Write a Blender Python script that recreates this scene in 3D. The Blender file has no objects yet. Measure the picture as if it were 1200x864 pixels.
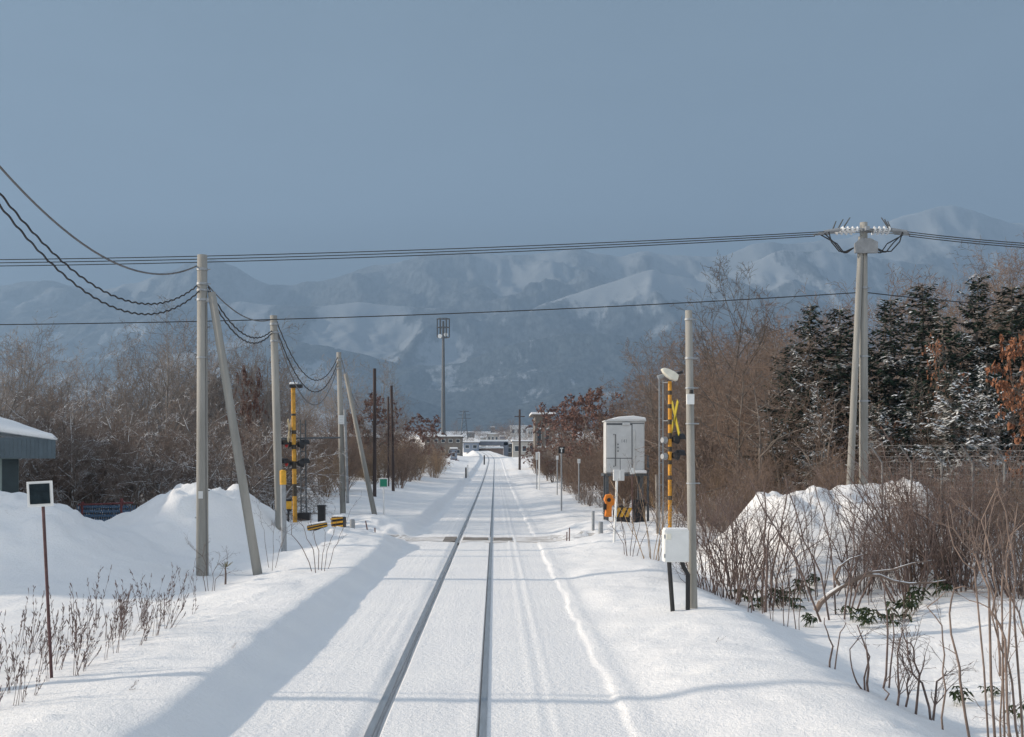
import bpy, math, random
import numpy as np
from mathutils import Vector, Matrix, Quaternion

R = math.radians
SC = bpy.context.scene
COL = SC.collection
F = 1300.0          # focal length in photo pixels (photo 1200 wide)
VX, VY = 580.0, 537.0
CAMZ = 2.58
SUN_EL = 19.5


def at(px, py, Y):
    """photo pixel + distance -> world point"""
    return Vector(((px - VX) * Y / F, Y, CAMZ + (VY - py) * Y / F))


def xat(px, Y):
    return (px - VX) * Y / F


# ------------------------------------------------------------------ noise
def _hash(ix, iy, seed):
    h = (ix.astype(np.int64) * 374761393 + iy.astype(np.int64) * 668265263 + seed * 974634777) & 0xFFFFFFFF
    h = ((h ^ (h >> 13)) * 1274126177) & 0xFFFFFFFF
    h = h ^ (h >> 16)
    return (h & 0xFFFFFF) / float(0xFFFFFF)


def vnoise(x, y, seed=0):
    x = np.asarray(x, float); y = np.asarray(y, float)
    ix = np.floor(x); iy = np.floor(y)
    fx = x - ix; fy = y - iy
    fx = fx * fx * fx * (fx * (fx * 6 - 15) + 10); fy = fy * fy * fy * (fy * (fy * 6 - 15) + 10)
    a = _hash(ix, iy, seed); b = _hash(ix + 1, iy, seed)
    c = _hash(ix, iy + 1, seed); d = _hash(ix + 1, iy + 1, seed)
    return (a + (b - a) * fx) * (1 - fy) + (c + (d - c) * fx) * fy - 0.5


def fbm(x, y, seed=0, octs=4, gain=0.5):
    v = 0.0; a = 1.0
    for k in range(octs):
        v = v + a * vnoise(x * 2 ** k + 17.3 * k, y * 2 ** k - 9.1 * k, seed + k)
        a *= gain
    return v


def ridged(x, y, seed=0, octs=5):
    v = 0.0; a = 0.5; w = 1.0
    for k in range(octs):
        n = 1 - np.abs(2 * vnoise(x * 2 ** k + 5.7 * k, y * 2 ** k + 3.3 * k, seed + k))
        n = n * n * w
        v = v + a * n
        w = np.clip(n * 1.6, 0, 1)
        a *= 0.5
    return v


def sst(e0, e1, x):
    t = np.clip((np.asarray(x, float) - e0) / (e1 - e0), 0, 1)
    return t * t * (3 - 2 * t)


# ------------------------------------------------------------------ terrain
CROSS_Y = 35.3


def off(Y):
    Y = np.asarray(Y, float)
    t = np.clip(Y - 215, 0, None)
    c = np.minimum(t, 200)
    return -2.6e-4 * c * c - np.clip(t - 200, 0, None) * 0.104


def grade(Y):
    Y = np.asarray(Y, float)
    a = 5.9e-5 * np.clip(np.minimum(Y, 235) - 32, 0, None) ** 2
    return a + 0.0235 * np.clip(np.minimum(Y, 420) - 235, 0, None)


MOUNDS = [
    (-10.6, 25.8, 1.20, 1.9, 2.3), (-13.9, 26.2, 1.15, 2.4, 2.6), (-18.5, 27.0, 1.0, 3.2, 2.6),
    (-8.6, 31.0, 1.38, 1.15, 2.0), (-7.2, 32.6, 1.15, 1.0, 1.9), (-10.3, 31.8, 0.75, 1.3, 1.8),
    (-4.6, 32.0, 0.38, 0.9, 1.4), (-4.2, 38.5, 0.30, 1.0, 1.4), (-6.0, 39.8, 0.35, 1.2, 1.6), (-7.6, 37.2, 0.25, 1.2, 1.0),
    (6.3, 26.8, 1.05, 0.8, 1.7), (7.5, 26.6, 1.25, 1.1, 2.2), (9.2, 27.0, 1.22, 1.2, 2.3), (10.7, 27.4, 1.1, 1.3, 2.4), (12.8, 27.4, 0.6, 1.4, 2.4),
    (3.3, 37.6, 0.22, 0.8, 1.1), (4.0, 32.6, 0.16, 1.4, 1.8), (5.2, 38.0, 0.15, 1.4, 2.0),
]


def ground_uv(u, Y):
    """height above sea of the snow at lateral track coordinate u"""
    u = np.asarray(u, float); Y = np.asarray(Y, float)
    g = grade(Y)
    far_flat = np.minimum(g, 2.45)
    emb = sst(2.2, 6.0, np.abs(u + 0.65))
    base = g * (1 - emb) + far_flat * emb
    cr = np.exp(-((Y - CROSS_Y) / 2.0) ** 2) * sst(-9, -3.6, u) * (1 - sst(3.6, 9, u))
    wob = 0.10 * fbm(Y * 0.35, u * 0 + 3.1, 5, 3) + 0.05 * fbm(Y * 1.7, u * 0 + 1.1, 6, 2)
    uu = u + wob * sst(-2.2, -2.9, u)
    # left bank
    hb = 0.265 + 0.09 * fbm(Y * 0.12, Y * 0 + 7.7, 9, 2)
    lb = sst(-2.55, -3.2, uu) * hb * (1 - 0.85 * cr)
    lb = lb - sst(-3.7, -6.0, u) * 0.20 * (1 - sst(30, 45, Y))
    lb = lb + sst(40, 60, Y) * sst(-4.0, -8.0, u) * 0.35
    # right bank: small crisp step then a gentle rise and a swale
    ur = u + 0.09 * fbm(Y * 0.8, u * 0 + 9.4, 15, 4, 0.65) * sst(1, 1.2, u)
    rb = sst(1.24, 1.24 + 0.09 + 0.1 * np.clip(vnoise(Y * 0.9, u * 0, 17), -0.4, 0.5), ur) * ((0.032 + 0.02 * vnoise(Y * 0.5, u * 0, 18)) * (1 - 0.9 * cr)) + sst(1.5, 3.2, u) * 0.17 * (1 - 0.7 * cr)
    near = 1 - sst(24, 32, Y)
    rb = rb - sst(3.4, 5.0, u) * 0.42 * near + sst(5.2, 8.5, u) * 0.25 * near
    rb = rb + sst(38, 55, Y) * sst(3.5, 7, u) * 0.25
    z = base + lb + rb
    # plough and brush streaks, long in Y
    st = sst(-2.5, -2.2, u) * (1 - sst(-1.5, -1.3, u))
    z = z + st * 0.008 * (vnoise(u * 9, Y * 0.10, 21) + 0.6 * vnoise(u * 23, Y * 0.18, 22))
    inn = sst(-1.0, -0.9, u) * (1 - sst(-0.35, -0.25, u))
    z = z + inn * (0.008 * fbm(u * 3, Y * 0.35, 24, 3))
    rs = sst(0.02, 0.15, u) * (1 - sst(1.0, 1.2, u))
    z = z + rs * (0.007 * vnoise(u * 8, Y * 0.08, 26) + 0.009 * np.exp(-((u - 0.43) / 0.05) ** 2) + 0.010 * np.exp(-((u - 0.62) / 0.04) ** 2))
    # a soft ridge by the edge of the cleared bed
    z = z + 0.012 * np.exp(-((ur - 1.44) / 0.08) ** 2) * (1 - cr) * (0.6 + fbm(Y * 1.3, u * 0, 31, 3))
    # general drift on the banks
    bank = np.clip(sst(-2.9, -3.7, u) + sst(1.5, 2.1, u), 0, 1)
    z = z + bank * (0.10 * fbm(u * 0.45, Y * 0.45, 41, 3) + 0.035 * fbm(u * 1.8, Y * 1.8, 45, 3))
    z = z + bank * 0.10 * np.clip(vnoise(u * 1.35, Y * 1.35, 61) + vnoise(u * 2.4, Y * 2.4, 62) * 0.5 - 0.36, 0, None) * (1 - sst(60, 90, Y))
    msk = np.clip(fbm(u * 0.5, Y * 0.5, 55, 2) * 3 + 0.5, 0, 1) * (1 - sst(45, 70, Y))
    z = z + bank * msk * 0.075 * np.clip(vnoise(u * 4.2, Y * 4.2, 64) + 0.6 * vnoise(u * 8.5, Y * 8.5, 65) - 0.22, 0, 0.5)
    z = z + bank * 0.012 * fbm(u * 2.2 + Y * 0.4, Y * 5.5, 66, 3) * (1 - sst(30, 50, Y))
    rough = 1 - sst(60, 120, Y)
    for (mx, my, h, sx, sy) in MOUNDS:
        q = ((u - mx) / sx) ** 2 + ((Y - my) / sy) ** 2
        m = np.exp(-q * 0.72)
        z = z + h * m + 0.24 * h * m * (fbm(u * 1.3, Y * 1.3, 71, 4)) * rough
    tops = np.clip((z - base - 1.0) / 0.7, 0, 1)
    z = z + tops * (0.20 * fbm(u * 2.6, Y * 2.6, 77, 4) + 0.10 * np.clip(vnoise(u * 4.4, Y * 4.4, 78) - 0.05, 0, 1) + 0.10 * (np.abs(vnoise(u * 1.9 + 0.5 * vnoise(Y * 3, u * 3, 80), Y * 1.9, 79)) - 0.2))
    # crossing heap lumps
    lump = np.exp(-(((u + 4.6) / 1.9) ** 2 + ((Y - 34.5) / 4.5) ** 2)) + np.exp(-(((u - 3.6) / 1.6) ** 2 + ((Y - 35.5) / 4.0) ** 2))
    z = z + lump * 0.16 * (fbm(u * 2.2, Y * 2.2, 81, 4) + 0.1)
    # hillside and far plain
    z = z + sst(11, 48, u) * 8.5 * sst(30, 62, Y) * (1 - 0.75 * sst(140, 300, Y))
    z = z + sst(420, 1100, Y) * 17 + sst(1100, 2600, Y) * 40
    # rail grooves
    dl = u + 1.18
    z = z - 0.012
    lg = sst(0.03, 0.04, dl) * (1 - sst(0.085, 0.105, dl)) * 0.075 + sst(-0.03, -0.04, dl) * (1 - sst(-0.05, -0.22, dl)) * 0.03
    dr = u + 0.115
    rg = sst(-0.03, -0.036, dr) * (1 - sst(-0.045, -0.058, dr)) * 0.045
    z = z - (lg * (0.85 + 0.5 * vnoise(Y * 0.8, u * 0, 91)) + rg) * (1 - 0.35 * cr) * (1 - sst(500, 600, Y))
    rail = (np.abs(dl) < 0.042) | ((dr < 0.030) & (dr > -0.036))
    z = z - 0.05 * rail * (1 - sst(300, 400, Y))
    return z


def gz(x, y):
    return float(ground_uv(np.array([x - float(off(y))]), np.array([y], float))[0])


# ------------------------------------------------------------------ materials
MATS = {}


def node_mat(name):
    m = bpy.data.materials.new(name); m.use_nodes = True
    nt = m.node_tree
    return m, nt, nt.nodes['Principled BSDF']


def N(nt, t, **kw):
    n = nt.nodes.new(t)
    for k, v in kw.items():
        if k in n.inputs: n.inputs[k].default_value = v
        else: setattr(n, k, v)
    return n


def mat(name, col, rough=0.7, var=0.18, scale=6.0, metal=0.0, bump=0.0, bscale=40.0, stretch=(1, 1, 1), spec=0.4, var2=None):
    if name in MATS: return MATS[name]
    m, nt, b = node_mat(name)
    L = nt.links.new
    tc = N(nt, 'ShaderNodeTexCoord'); mp = N(nt, 'ShaderNodeMapping'); mp.inputs['Scale'].default_value = stretch
    L(tc.outputs['Object'], mp.inputs['Vector'])
    nz = N(nt, 'ShaderNodeTexNoise', Scale=scale, Detail=6.0, Roughness=0.6)
    L(mp.outputs[0], nz.inputs['Vector'])
    cr = N(nt, 'ShaderNodeValToRGB')
    c0 = [max(0, c * (1 - var)) for c in col] + [1]; c1 = [min(1, c * (1 + var)) for c in col] + [1]
    if var2: c0 = list(var2) + [1]
    cr.color_ramp.elements[0].position = 0.32; cr.color_ramp.elements[1].position = 0.68
    cr.color_ramp.elements[0].color = c0; cr.color_ramp.elements[1].color = c1
    L(nz.outputs['Fac'], cr.inputs[0]); L(cr.outputs[0], b.inputs['Base Color'])
    b.inputs['Roughness'].default_value = rough; b.inputs['Metallic'].default_value = metal
    b.inputs['Specular IOR Level'].default_value = spec
    if bump:
        n2 = N(nt, 'ShaderNodeTexNoise', Scale=bscale, Detail=5.0)
        L(mp.outputs[0], n2.inputs['Vector'])
        bp = N(nt, 'ShaderNodeBump', Strength=bump, Distance=0.02)
        L(n2.outputs['Fac'], bp.inputs['Height']); L(bp.outputs[0], b.inputs['Normal'])
    MATS[name] = m
    return m


def snow_top_mat(name, col, lo=0.45, hi=0.65, amount=0.5, nscale=3.0, rough=0.85, var=0.25):
    """a surface that carries settled snow where it faces up, broken up by noise"""
    m, nt, b = node_mat(name); L = nt.links.new
    geo = N(nt, 'ShaderNodeNewGeometry'); sep = N(nt, 'ShaderNodeSeparateXYZ'); L(geo.outputs['True Normal'], sep.inputs[0])
    tc = N(nt, 'ShaderNodeTexCoord')
    nz = N(nt, 'ShaderNodeTexNoise', Scale=nscale, Detail=4.0); L(tc.outputs['Object'], nz.inputs['Vector'])
    a = N(nt, 'ShaderNodeMapRange'); a.inputs[1].default_value = lo; a.inputs[2].default_value = hi; L(sep.outputs['Z'], a.inputs[0])
    c = N(nt, 'ShaderNodeMapRange'); c.inputs[1].default_value = 0.62 - amount * 0.35; c.inputs[2].default_value = 0.68 - amount * 0.35; L(nz.outputs['Fac'], c.inputs[0])
    mul = N(nt, 'ShaderNodeMath', operation='MULTIPLY'); L(a.outputs[0], mul.inputs[0]); L(c.outputs[0], mul.inputs[1])
    n2 = N(nt, 'ShaderNodeTexNoise', Scale=nscale * 2.3, Detail=3.0); L(tc.outputs['Object'], n2.inputs['Vector'])
    cr = N(nt, 'ShaderNodeValToRGB')
    cr.color_ramp.elements[0].position = 0.3; cr.color_ramp.elements[1].position = 0.7
    cr.color_ramp.elements[0].color = [x * (1 - var) for x in col] + [1]; cr.color_ramp.elements[1].color = [x * (1 + var) for x in col] + [1]
    L(n2.outputs['Fac'], cr.inputs[0])
    mx = N(nt, 'ShaderNodeMixRGB'); L(mul.outputs[0], mx.inputs[0]); L(cr.outputs[0], mx.inputs[1]); mx.inputs[2].default_value = (0.82, 0.85, 0.88, 1)
    L(mx.outputs[0], b.inputs['Base Color']); b.inputs['Roughness'].default_value = rough; b.inputs['Specular IOR Level'].default_value = 0.2
    return m


def twig_mat(name, col, var=0.25, scale=2.0):
    m = mat(name, col, 0.9, var, scale)
    nt = m.node_tree; b = nt.nodes['Principled BSDF']; src = b.inputs['Base Color'].links[0].from_socket
    oi = N(nt, 'ShaderNodeObjectInfo'); mr = N(nt, 'ShaderNodeMapRange'); mr.inputs[3].default_value = 0.65; mr.inputs[4].default_value = 1.4
    nt.links.new(oi.outputs['Random'], mr.inputs[0])
    hs = N(nt, 'ShaderNodeHueSaturation'); nt.links.new(src, hs.inputs['Color']); nt.links.new(mr.outputs[0], hs.inputs['Value'])
    nt.links.new(hs.outputs[0], b.inputs['Base Color'])
    return m


def make_snow():
    m, nt, b = node_mat('snow'); L = nt.links.new
    tc = N(nt, 'ShaderNodeTexCoord')
    n1 = N(nt, 'ShaderNodeTexNoise', Scale=0.7, Detail=5.0); L(tc.outputs['Object'], n1.inputs['Vector'])
    cr = N(nt, 'ShaderNodeValToRGB')
    cr.color_ramp.elements[0].position = 0.3; cr.color_ramp.elements[1].position = 0.7
    cr.color_ramp.elements[0].color = (0.84, 0.845, 0.855, 1); cr.color_ramp.elements[1].color = (0.90, 0.90, 0.895, 1)
    sk = N(nt, 'ShaderNodeTexNoise', Scale=9.0, Detail=4.0, Roughness=0.7); L(tc.outputs['Object'], sk.inputs['Vector'])
    sk2 = N(nt, 'ShaderNodeTexNoise', Scale=0.35, Detail=3.0); L(tc.outputs['Object'], sk2.inputs['Vector'])
    sa = N(nt, 'ShaderNodeMath', operation='MULTIPLY_ADD'); L(sk2.outputs['Fac'], sa.inputs[0]); sa.inputs[1].default_value = 0.45; L(sk.outputs['Fac'], sa.inputs[2])
    sm = N(nt, 'ShaderNodeMapRange'); sm.inputs[1].default_value = 0.88; sm.inputs[2].default_value = 1.0; sm.inputs[4].default_value = 0.35; L(sa.outputs[0], sm.inputs[0])
    dm = N(nt, 'ShaderNodeMixRGB'); L(sm.outputs[0], dm.inputs[0]); L(cr.outputs[0], dm.inputs[1]); dm.inputs[2].default_value = (0.50, 0.46, 0.41, 1)
    L(n1.outputs['Fac'], cr.inputs[0]); L(dm.outputs[0], b.inputs['Base Color'])
    b.inputs['Roughness'].default_value = 0.75; b.inputs['Specular IOR Level'].default_value = 0.25
    n2 = N(nt, 'ShaderNodeTexNoise', Scale=14.0, Detail=8.0, Roughness=0.65); L(tc.outputs['Object'], n2.inputs['Vector'])
    vo = N(nt, 'ShaderNodeTexNoise', Scale=55.0, Detail=3.0); L(tc.outputs['Object'], vo.inputs['Vector'])
    ad = N(nt, 'ShaderNodeMath', operation='ADD'); L(n2.outputs['Fac'], ad.inputs[0])
    ml = N(nt, 'ShaderNodeMath', operation='MULTIPLY'); L(vo.outputs['Fac'], ml.inputs[0]); ml.inputs[1].default_value = 0.35
    L(ml.outputs[0], ad.inputs[1])
    bp = N(nt, 'ShaderNodeBump', Strength=0.85, Distance=0.03); L(ad.outputs[0], bp.inputs['Height']); L(bp.outputs[0], b.inputs['Normal'])
    MATS['snow'] = m
    return m


SNOW = make_snow()
CONC = mat('pole_concrete', (0.29, 0.285, 0.265), 0.85, 0.20, 3.0, bump=0.25, bscale=60, stretch=(1, 1, 0.15))
GALV = mat('galvanised_steel', (0.30, 0.32, 0.34), 0.5, 0.15, 8, metal=0.35)
DKGAL = mat('dark_weathered_steel', (0.10, 0.11, 0.12), 0.6, 0.25, 8, metal=0.3)
BLACK = mat('black_paint', (0.018, 0.018, 0.02), 0.5, 0.3, 9)
YEL = mat('warning_yellow', (0.62, 0.33, 0.03), 0.55, 0.22, 9)
YEL2 = mat('crossbuck_yellow', (0.38, 0.31, 0.03), 0.5, 0.1, 9)
ORG = mat('orange_paint', (0.72, 0.22, 0.02), 0.5, 0.2, 9)
WHITE = mat('white_paint', (0.72, 0.73, 0.72), 0.5, 0.06, 5)
CREAM = mat('cream_plastic', (0.74, 0.72, 0.62), 0.5, 0.1, 5)
CABG = mat('cabinet_grey', (0.58, 0.59, 0.59), 0.5, 0.08, 2.5, bump=0.05)
WOOD = mat('creosoted_wood', (0.06, 0.045, 0.042), 0.9, 0.35, 4, bump=0.4, bscale=30, stretch=(1, 1, 0.1))
RUST = mat('rusty_pipe', (0.10, 0.055, 0.055), 0.8, 0.35, 12)
WIRE = mat('black_cable', (0.022, 0.023, 0.026), 0.6, 0.2, 3)
WIREG = mat('grey_cable', (0.12, 0.12, 0.125), 0.6, 0.2, 3)
PORC = mat('porcelain', (0.75, 0.76, 0.76), 0.2, 0.05, 5)
RAILM = mat('worn_steel_rail', (0.42, 0.44, 0.46), 0.42, 0.15, 5, metal=0.7, stretch=(8, 0.4, 8))
RAILS = mat('rusty_rail_web', (0.075, 0.055, 0.05), 0.85, 0.3, 12)
SIGND = mat('dark_sign_face', (0.018, 0.028, 0.034), 0.8, 0.35, 14, spec=0.1)
GREEN = mat('green_sign_face', (0.015, 0.22, 0.13), 0.4, 0.1, 9)
GLASS = mat('dark_window_glass', (0.04, 0.05, 0.06), 0.15, 0.2, 2)


# ------------------------------------------------------------------ mesh builder
class MB:
    def __init__(self):
        self.v = []; self.f = []; self.m = []; self.mats = []

    def mi(self, m):
        if m is None: return 0
        if m not in self.mats: self.mats.append(m)
        return self.mats.index(m)

    def add(self, vs, fs, m=None):
        k = len(self.v); self.v += [tuple(p) for p in vs]
        i = self.mi(m)
        for f in fs:
            self.f.append([a + k for a in f]); self.m.append(i)

    def box(self, c, s, m=None, rot=None, taper=None):
        hx, hy, hz = s[0] / 2, s[1] / 2, s[2] / 2
        vs = []
        for z in (-hz, hz):
            t = 1 if (taper is None or z < 0) else taper
            for (x, y) in ((-hx, -hy), (hx, -hy), (hx, hy), (-hx, hy)):
                p = Vector((x * t, y * t, z))
                if rot is not None: p = rot @ p
                vs.append(p + Vector(c))
        self.add(vs, [(3, 2, 1, 0), (4, 5, 6, 7), (0, 1, 5, 4), (1, 2, 6, 5), (2, 3, 7, 6), (3, 0, 4, 7)], m)
        return self

    def cyl(self, p0, p1, r0, r1=None, n=12, m=None, caps=True):
        r1 = r0 if r1 is None else r1
        p0 = Vector(p0); p1 = Vector(p1); d = (p1 - p0)
        if d.length < 1e-6: return self
        d.normalize()
        a = d.orthogonal().normalized(); b = d.cross(a)
        vs = []
        for p, r in ((p0, r0), (p1, r1)):
            for k in range(n):
                t = 2 * math.pi * k / n
                vs.append(p + a * (r * math.cos(t)) + b * (r * math.sin(t)))
        fs = [(k, (k + 1) % n, n + (k + 1) % n, n + k) for k in range(n)]
        if caps: fs += [tuple(range(n - 1, -1, -1)), tuple(range(n, 2 * n))]
        self.add(vs, fs, m)
        return self

    def tube(self, pts, r, n=6, m=None):
        pts = [Vector(p) for p in pts]
        rs = r if isinstance(r, (list, tuple)) else [r] * len(pts)
        vs = []; prev = None
        for i, p in enumerate(pts):
            d = (pts[min(i + 1, len(pts) - 1)] - pts[max(i - 1, 0)]).normalized()
            a = d.orthogonal().normalized() if prev is None else (prev - d * prev.dot(d)).normalized()
            prev = a; b = d.cross(a)
            for k in range(n):
                t = 2 * math.pi * k / n
                vs.append(p + (a * math.cos(t) + b * math.sin(t)) * rs[i])
        fs = []
        for i in range(len(pts) - 1):
            for k in range(n):
                fs.append((i * n + k, i * n + (k + 1) % n, (i + 1) * n + (k + 1) % n, (i + 1) * n + k))
        e = (len(pts) - 1) * n
        fs += [tuple(range(n - 1, -1, -1)), tuple(range(e, e + n))]
        self.add(vs, fs, m)
        return self

    def prism(self, outline, depth_vec, m=None):
        """closed outline (list of points) extruded by depth_vec"""
        n = len(outline); dv = Vector(depth_vec)
        vs = [Vector(p) for p in outline] + [Vector(p) + dv for p in outline]
        fs = [tuple(range(n - 1, -1, -1)), tuple(range(n, 2 * n))] + [(k, (k + 1) % n, n + (k + 1) % n, n + k) for k in range(n)]
        self.add(vs, fs, m)
        return self

    def build(self, name, m=None, parent=None, bevel=0.0, smooth=False, loc=None):
        me = bpy.data.meshes.new(name)
        me.from_pydata(self.v, [], self.f); me.update()
        ms = self.mats if self.mats else [m]
        if m is not None and self.mats and m not in ms: pass
        for x in ms: me.materials.append(x)
        if len(ms) > 1: me.polygons.foreach_set('material_index', self.m)
        if smooth: me.polygons.foreach_set('use_smooth', [True] * len(me.polygons))
        o = bpy.data.objects.new(name, me); COL.objects.link(o)
        if parent is not None: o.parent = parent
        if loc is not None: o.location = loc
        if bevel:
            bm = o.modifiers.new('bevel', 'BEVEL'); bm.width = bevel; bm.segments = 2; bm.limit_method = 'ANGLE'
        return o


def tag(o, label=None, cat=None, group=None, kind=None):
    if label: o['label'] = label
    if cat: o['category'] = cat
    if group: o['group'] = group
    if kind: o['kind'] = kind
    return o


def empty(name, loc, label, cat, group=None, rz=0.0):
    o = bpy.data.objects.new(name, None); COL.objects.link(o)
    o.empty_display_size = 0.2
    o.location = loc; o.rotation_euler = (0, 0, rz)
    return tag(o, label, cat, group)


def copy_tree(o, parent=None):
    c = o.copy(); COL.objects.link(c)
    if parent is not None: c.parent = parent
    for ch in list(o.children): copy_tree(ch, c)
    return c


def raw_mesh(name, v, f, m, smooth=False):
    me = bpy.data.meshes.new(name)
    me.from_pydata(v, [], f); me.update()
    for x in (m if isinstance(m, (list, tuple)) else [m]): me.materials.append(x)
    if smooth: me.polygons.foreach_set('use_smooth', [True] * len(me.polygons))
    return me


def fast_mesh(name, v, quads, m, smooth=False, tris=False):
    """numpy vertex (n,3) and face (k,4|3) arrays -> mesh"""
    me = bpy.data.meshes.new(name)
    k = 3 if tris else 4
    me.vertices.add(len(v)); me.vertices.foreach_set('co', np.ascontiguousarray(v, np.float32).ravel())
    nf = len(quads)
    me.loops.add(nf * k); me.loops.foreach_set('vertex_index', np.ascontiguousarray(quads, np.int32).ravel())
    me.polygons.add(nf); me.polygons.foreach_set('loop_start', np.arange(0, nf * k, k, dtype=np.int32))
    me.update(calc_edges=True)
    if smooth: me.polygons.foreach_set('use_smooth', np.ones(nf, bool))
    me.materials.append(m); me.validate()
    return me


def link(name, me, parent=None, loc=None):
    o = bpy.data.objects.new(name, me); COL.objects.link(o)
    if parent is not None: o.parent = parent
    if loc is not None: o.location = loc
    return o


# ------------------------------------------------------------------ ground sheet
def grid_mesh(name, X, Y, Z, m, smooth=True):
    r, c = X.shape
    v = np.stack([X.ravel(), Y.ravel(), Z.ravel()], 1)
    i = np.arange(r * c).reshape(r, c)
    q = np.stack([i[:-1, :-1].ravel(), i[:-1, 1:].ravel(), i[1:, 1:].ravel(), i[1:, :-1].ravel()], 1)
    return fast_mesh(name, v, q, m, smooth)


def ground():
    us = []
    def seg(a, b, s):
        us.extend(np.arange(a, b - 1e-6, s).tolist())
    us += (-np.geomspace(60, 2600, 26)[::-1]).tolist()
    seg(-59, -22, 0.8); seg(-22, -13, 0.25); seg(-13, -5.5, 0.12); seg(-5.5, -2.2, 0.07); seg(-2.2, -1.5, 0.035)
    seg(-1.5, -1.24, 0.02); seg(-1.24, -1.05, 0.01); seg(-1.05, -0.98, 0.02); seg(-0.98, -0.3, 0.08); seg(-0.3, -0.20, 0.02); seg(-0.20, -0.04, 0.009); seg(-0.04, 0.05, 0.015); seg(0.05, 1.15, 0.04); seg(1.15, 1.65, 0.03)
    seg(1.65, 6, 0.09); seg(6, 13, 0.13); seg(13, 24, 0.4); seg(24, 60, 1.0)
    us += np.geomspace(60, 2600, 26).tolist()
    us = np.array(us)
    ys = [-60, -30, -15, -6, 0, 3, 5, 6.5]
    y = 7.5
    while y < 2500:
        ys.append(y); y += max(0.085, y * 0.0058 if y < 60 else y * 0.012)
    ys = np.array(ys)
    U, Y = np.meshgrid(us, ys)
    Z = ground_uv(U, Y)
    X = U + off(Y)
    o = link('snow_ground', grid_mesh('snow_ground', X, Y, Z, SNOW))
    tag(o, kind='structure')


ground()


# rails
def rail(u, label):
    ys = np.concatenate([np.arange(-8, 210, 4.0), np.arange(210, 436, 5.0)])
    prof = [(-0.032, 0.0), (0.032, 0.0), (0.034, -0.03), (0.012, -0.045), (0.009, -0.12), (-0.009, -0.12), (-0.012, -0.045), (-0.034, -0.03)]
    v = []; f = []
    for y in ys:
        x = u + float(off(y)); z = float(grade(y)) + 0.004
        for (a, b) in prof: v.append((x + a, y, z + b))
    n = len(prof); head = []; body = []
    for i in range(len(ys) - 1):
        for k in range(n):
            q = (i * n + k, i * n + (k + 1) % n, (i + 1) * n + (k + 1) % n, (i + 1) * n + k)
            f.append(q)
    me = raw_mesh('rail', v, f, [RAILM, RAILS])
    me.polygons.foreach_set('material_index', [0 if (k % n) in (0,) else (0 if (k % n) in (1, 7) else 1) for k in range(len(f))])
    o = link('rail', me)
    tag(o, label, 'rail', 'the two rails of the track')


rail(-1.18, 'steel rail with a wide open groove and brushed snow beside it')
rail(-0.115, 'steel rail with snow packed close on both sides')

# crossing: dark scraped planks and grit showing through the snow
DIRT = mat('wet_crossing_plank', (0.085, 0.075, 0.065), 0.8, 0.4, 2.5, bump=0.3, var2=(0.30, 0.28, 0.26))
m, nt, b = node_mat('trodden_dirty_snow'); L = nt.links.new
tc = N(nt, 'ShaderNodeTexCoord'); mp = N(nt, 'ShaderNodeMapping'); mp.inputs['Scale'].default_value = (0.5, 2.2, 1); L(tc.outputs['Object'], mp.inputs[0])
nz = N(nt, 'ShaderNodeTexNoise', Scale=2.0, Detail=8.0, Roughness=0.7); L(mp.outputs[0], nz.inputs['Vector'])
cr = N(nt, 'ShaderNodeValToRGB'); cr.color_ramp.elements[0].position = 0.40; cr.color_ramp.elements[1].position = 0.56
cr.color_ramp.elements[0].color = (0.34, 0.31, 0.28, 1); cr.color_ramp.elements[1].color = (0.80, 0.80, 0.80, 1)
L(nz.outputs['Fac'], cr.inputs[0]); L(cr.outputs[0], b.inputs['Base Color']); b.inputs['Roughness'].default_value = 0.8
DSNOW = m


def patch(name, x0, x1, y0, y1, m, lift=0.006, nx=40, ny=14, ragged=0.25, kind='structure'):
    xs = np.linspace(0, 1, nx); ts = np.linspace(0, 1, ny)
    A, T = np.meshgrid(xs, ts)
    X = x0 + (x1 - x0) * A
    e0 = y0 + ragged * fbm(X * 1.7, X * 0 + 2, 3, 3); e1 = y1 + ragged * fbm(X * 1.7, X * 0 + 8, 4, 3)
    taper = np.clip(np.minimum(A, 1 - A) * 5, 0, 1) ** 0.6
    mid = (e0 + e1) / 2
    Y = mid + (e0 + (e1 - e0) * T - mid) * np.maximum(taper, 0.05)
    Z = ground_uv(X - off(Y), Y) + lift
    return tag(link(name, grid_mesh(name, X, Y, Z, m)), kind=kind)


patch('crossing_road', -3.9, 3.6, 34.0, 36.5, DSNOW, ragged=0.9)


def board(x0, x1, y0, y1, label):
    b_ = MB()
    n = max(1, int((y1 - y0) / 0.3)); w = (y1 - y0) / n
    for k in range(n):
        b_.box(((x0 + x1) / 2, y0 + (k + 0.5) * w, gz((x0 + x1) / 2, CROSS_Y) + 0.004), (x1 - x0, w - 0.02, 0.03))
    o = b_.build('crossing_plank', DIRT, bevel=0.005)
    tag(o, label, 'crossing panel', 'panels of the level crossing')


board(-1.62, -1.24, 34.35, 36.3, 'dark scraped crossing panel outside the rail with the wide groove')
board(-1.02, -0.22, 34.9, 36.0, 'dark scraped crossing panel between the two rails')
board(-0.05, 0.55, 34.7, 35.9, 'dark scraped crossing panel beside the snow-packed rail')

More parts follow.
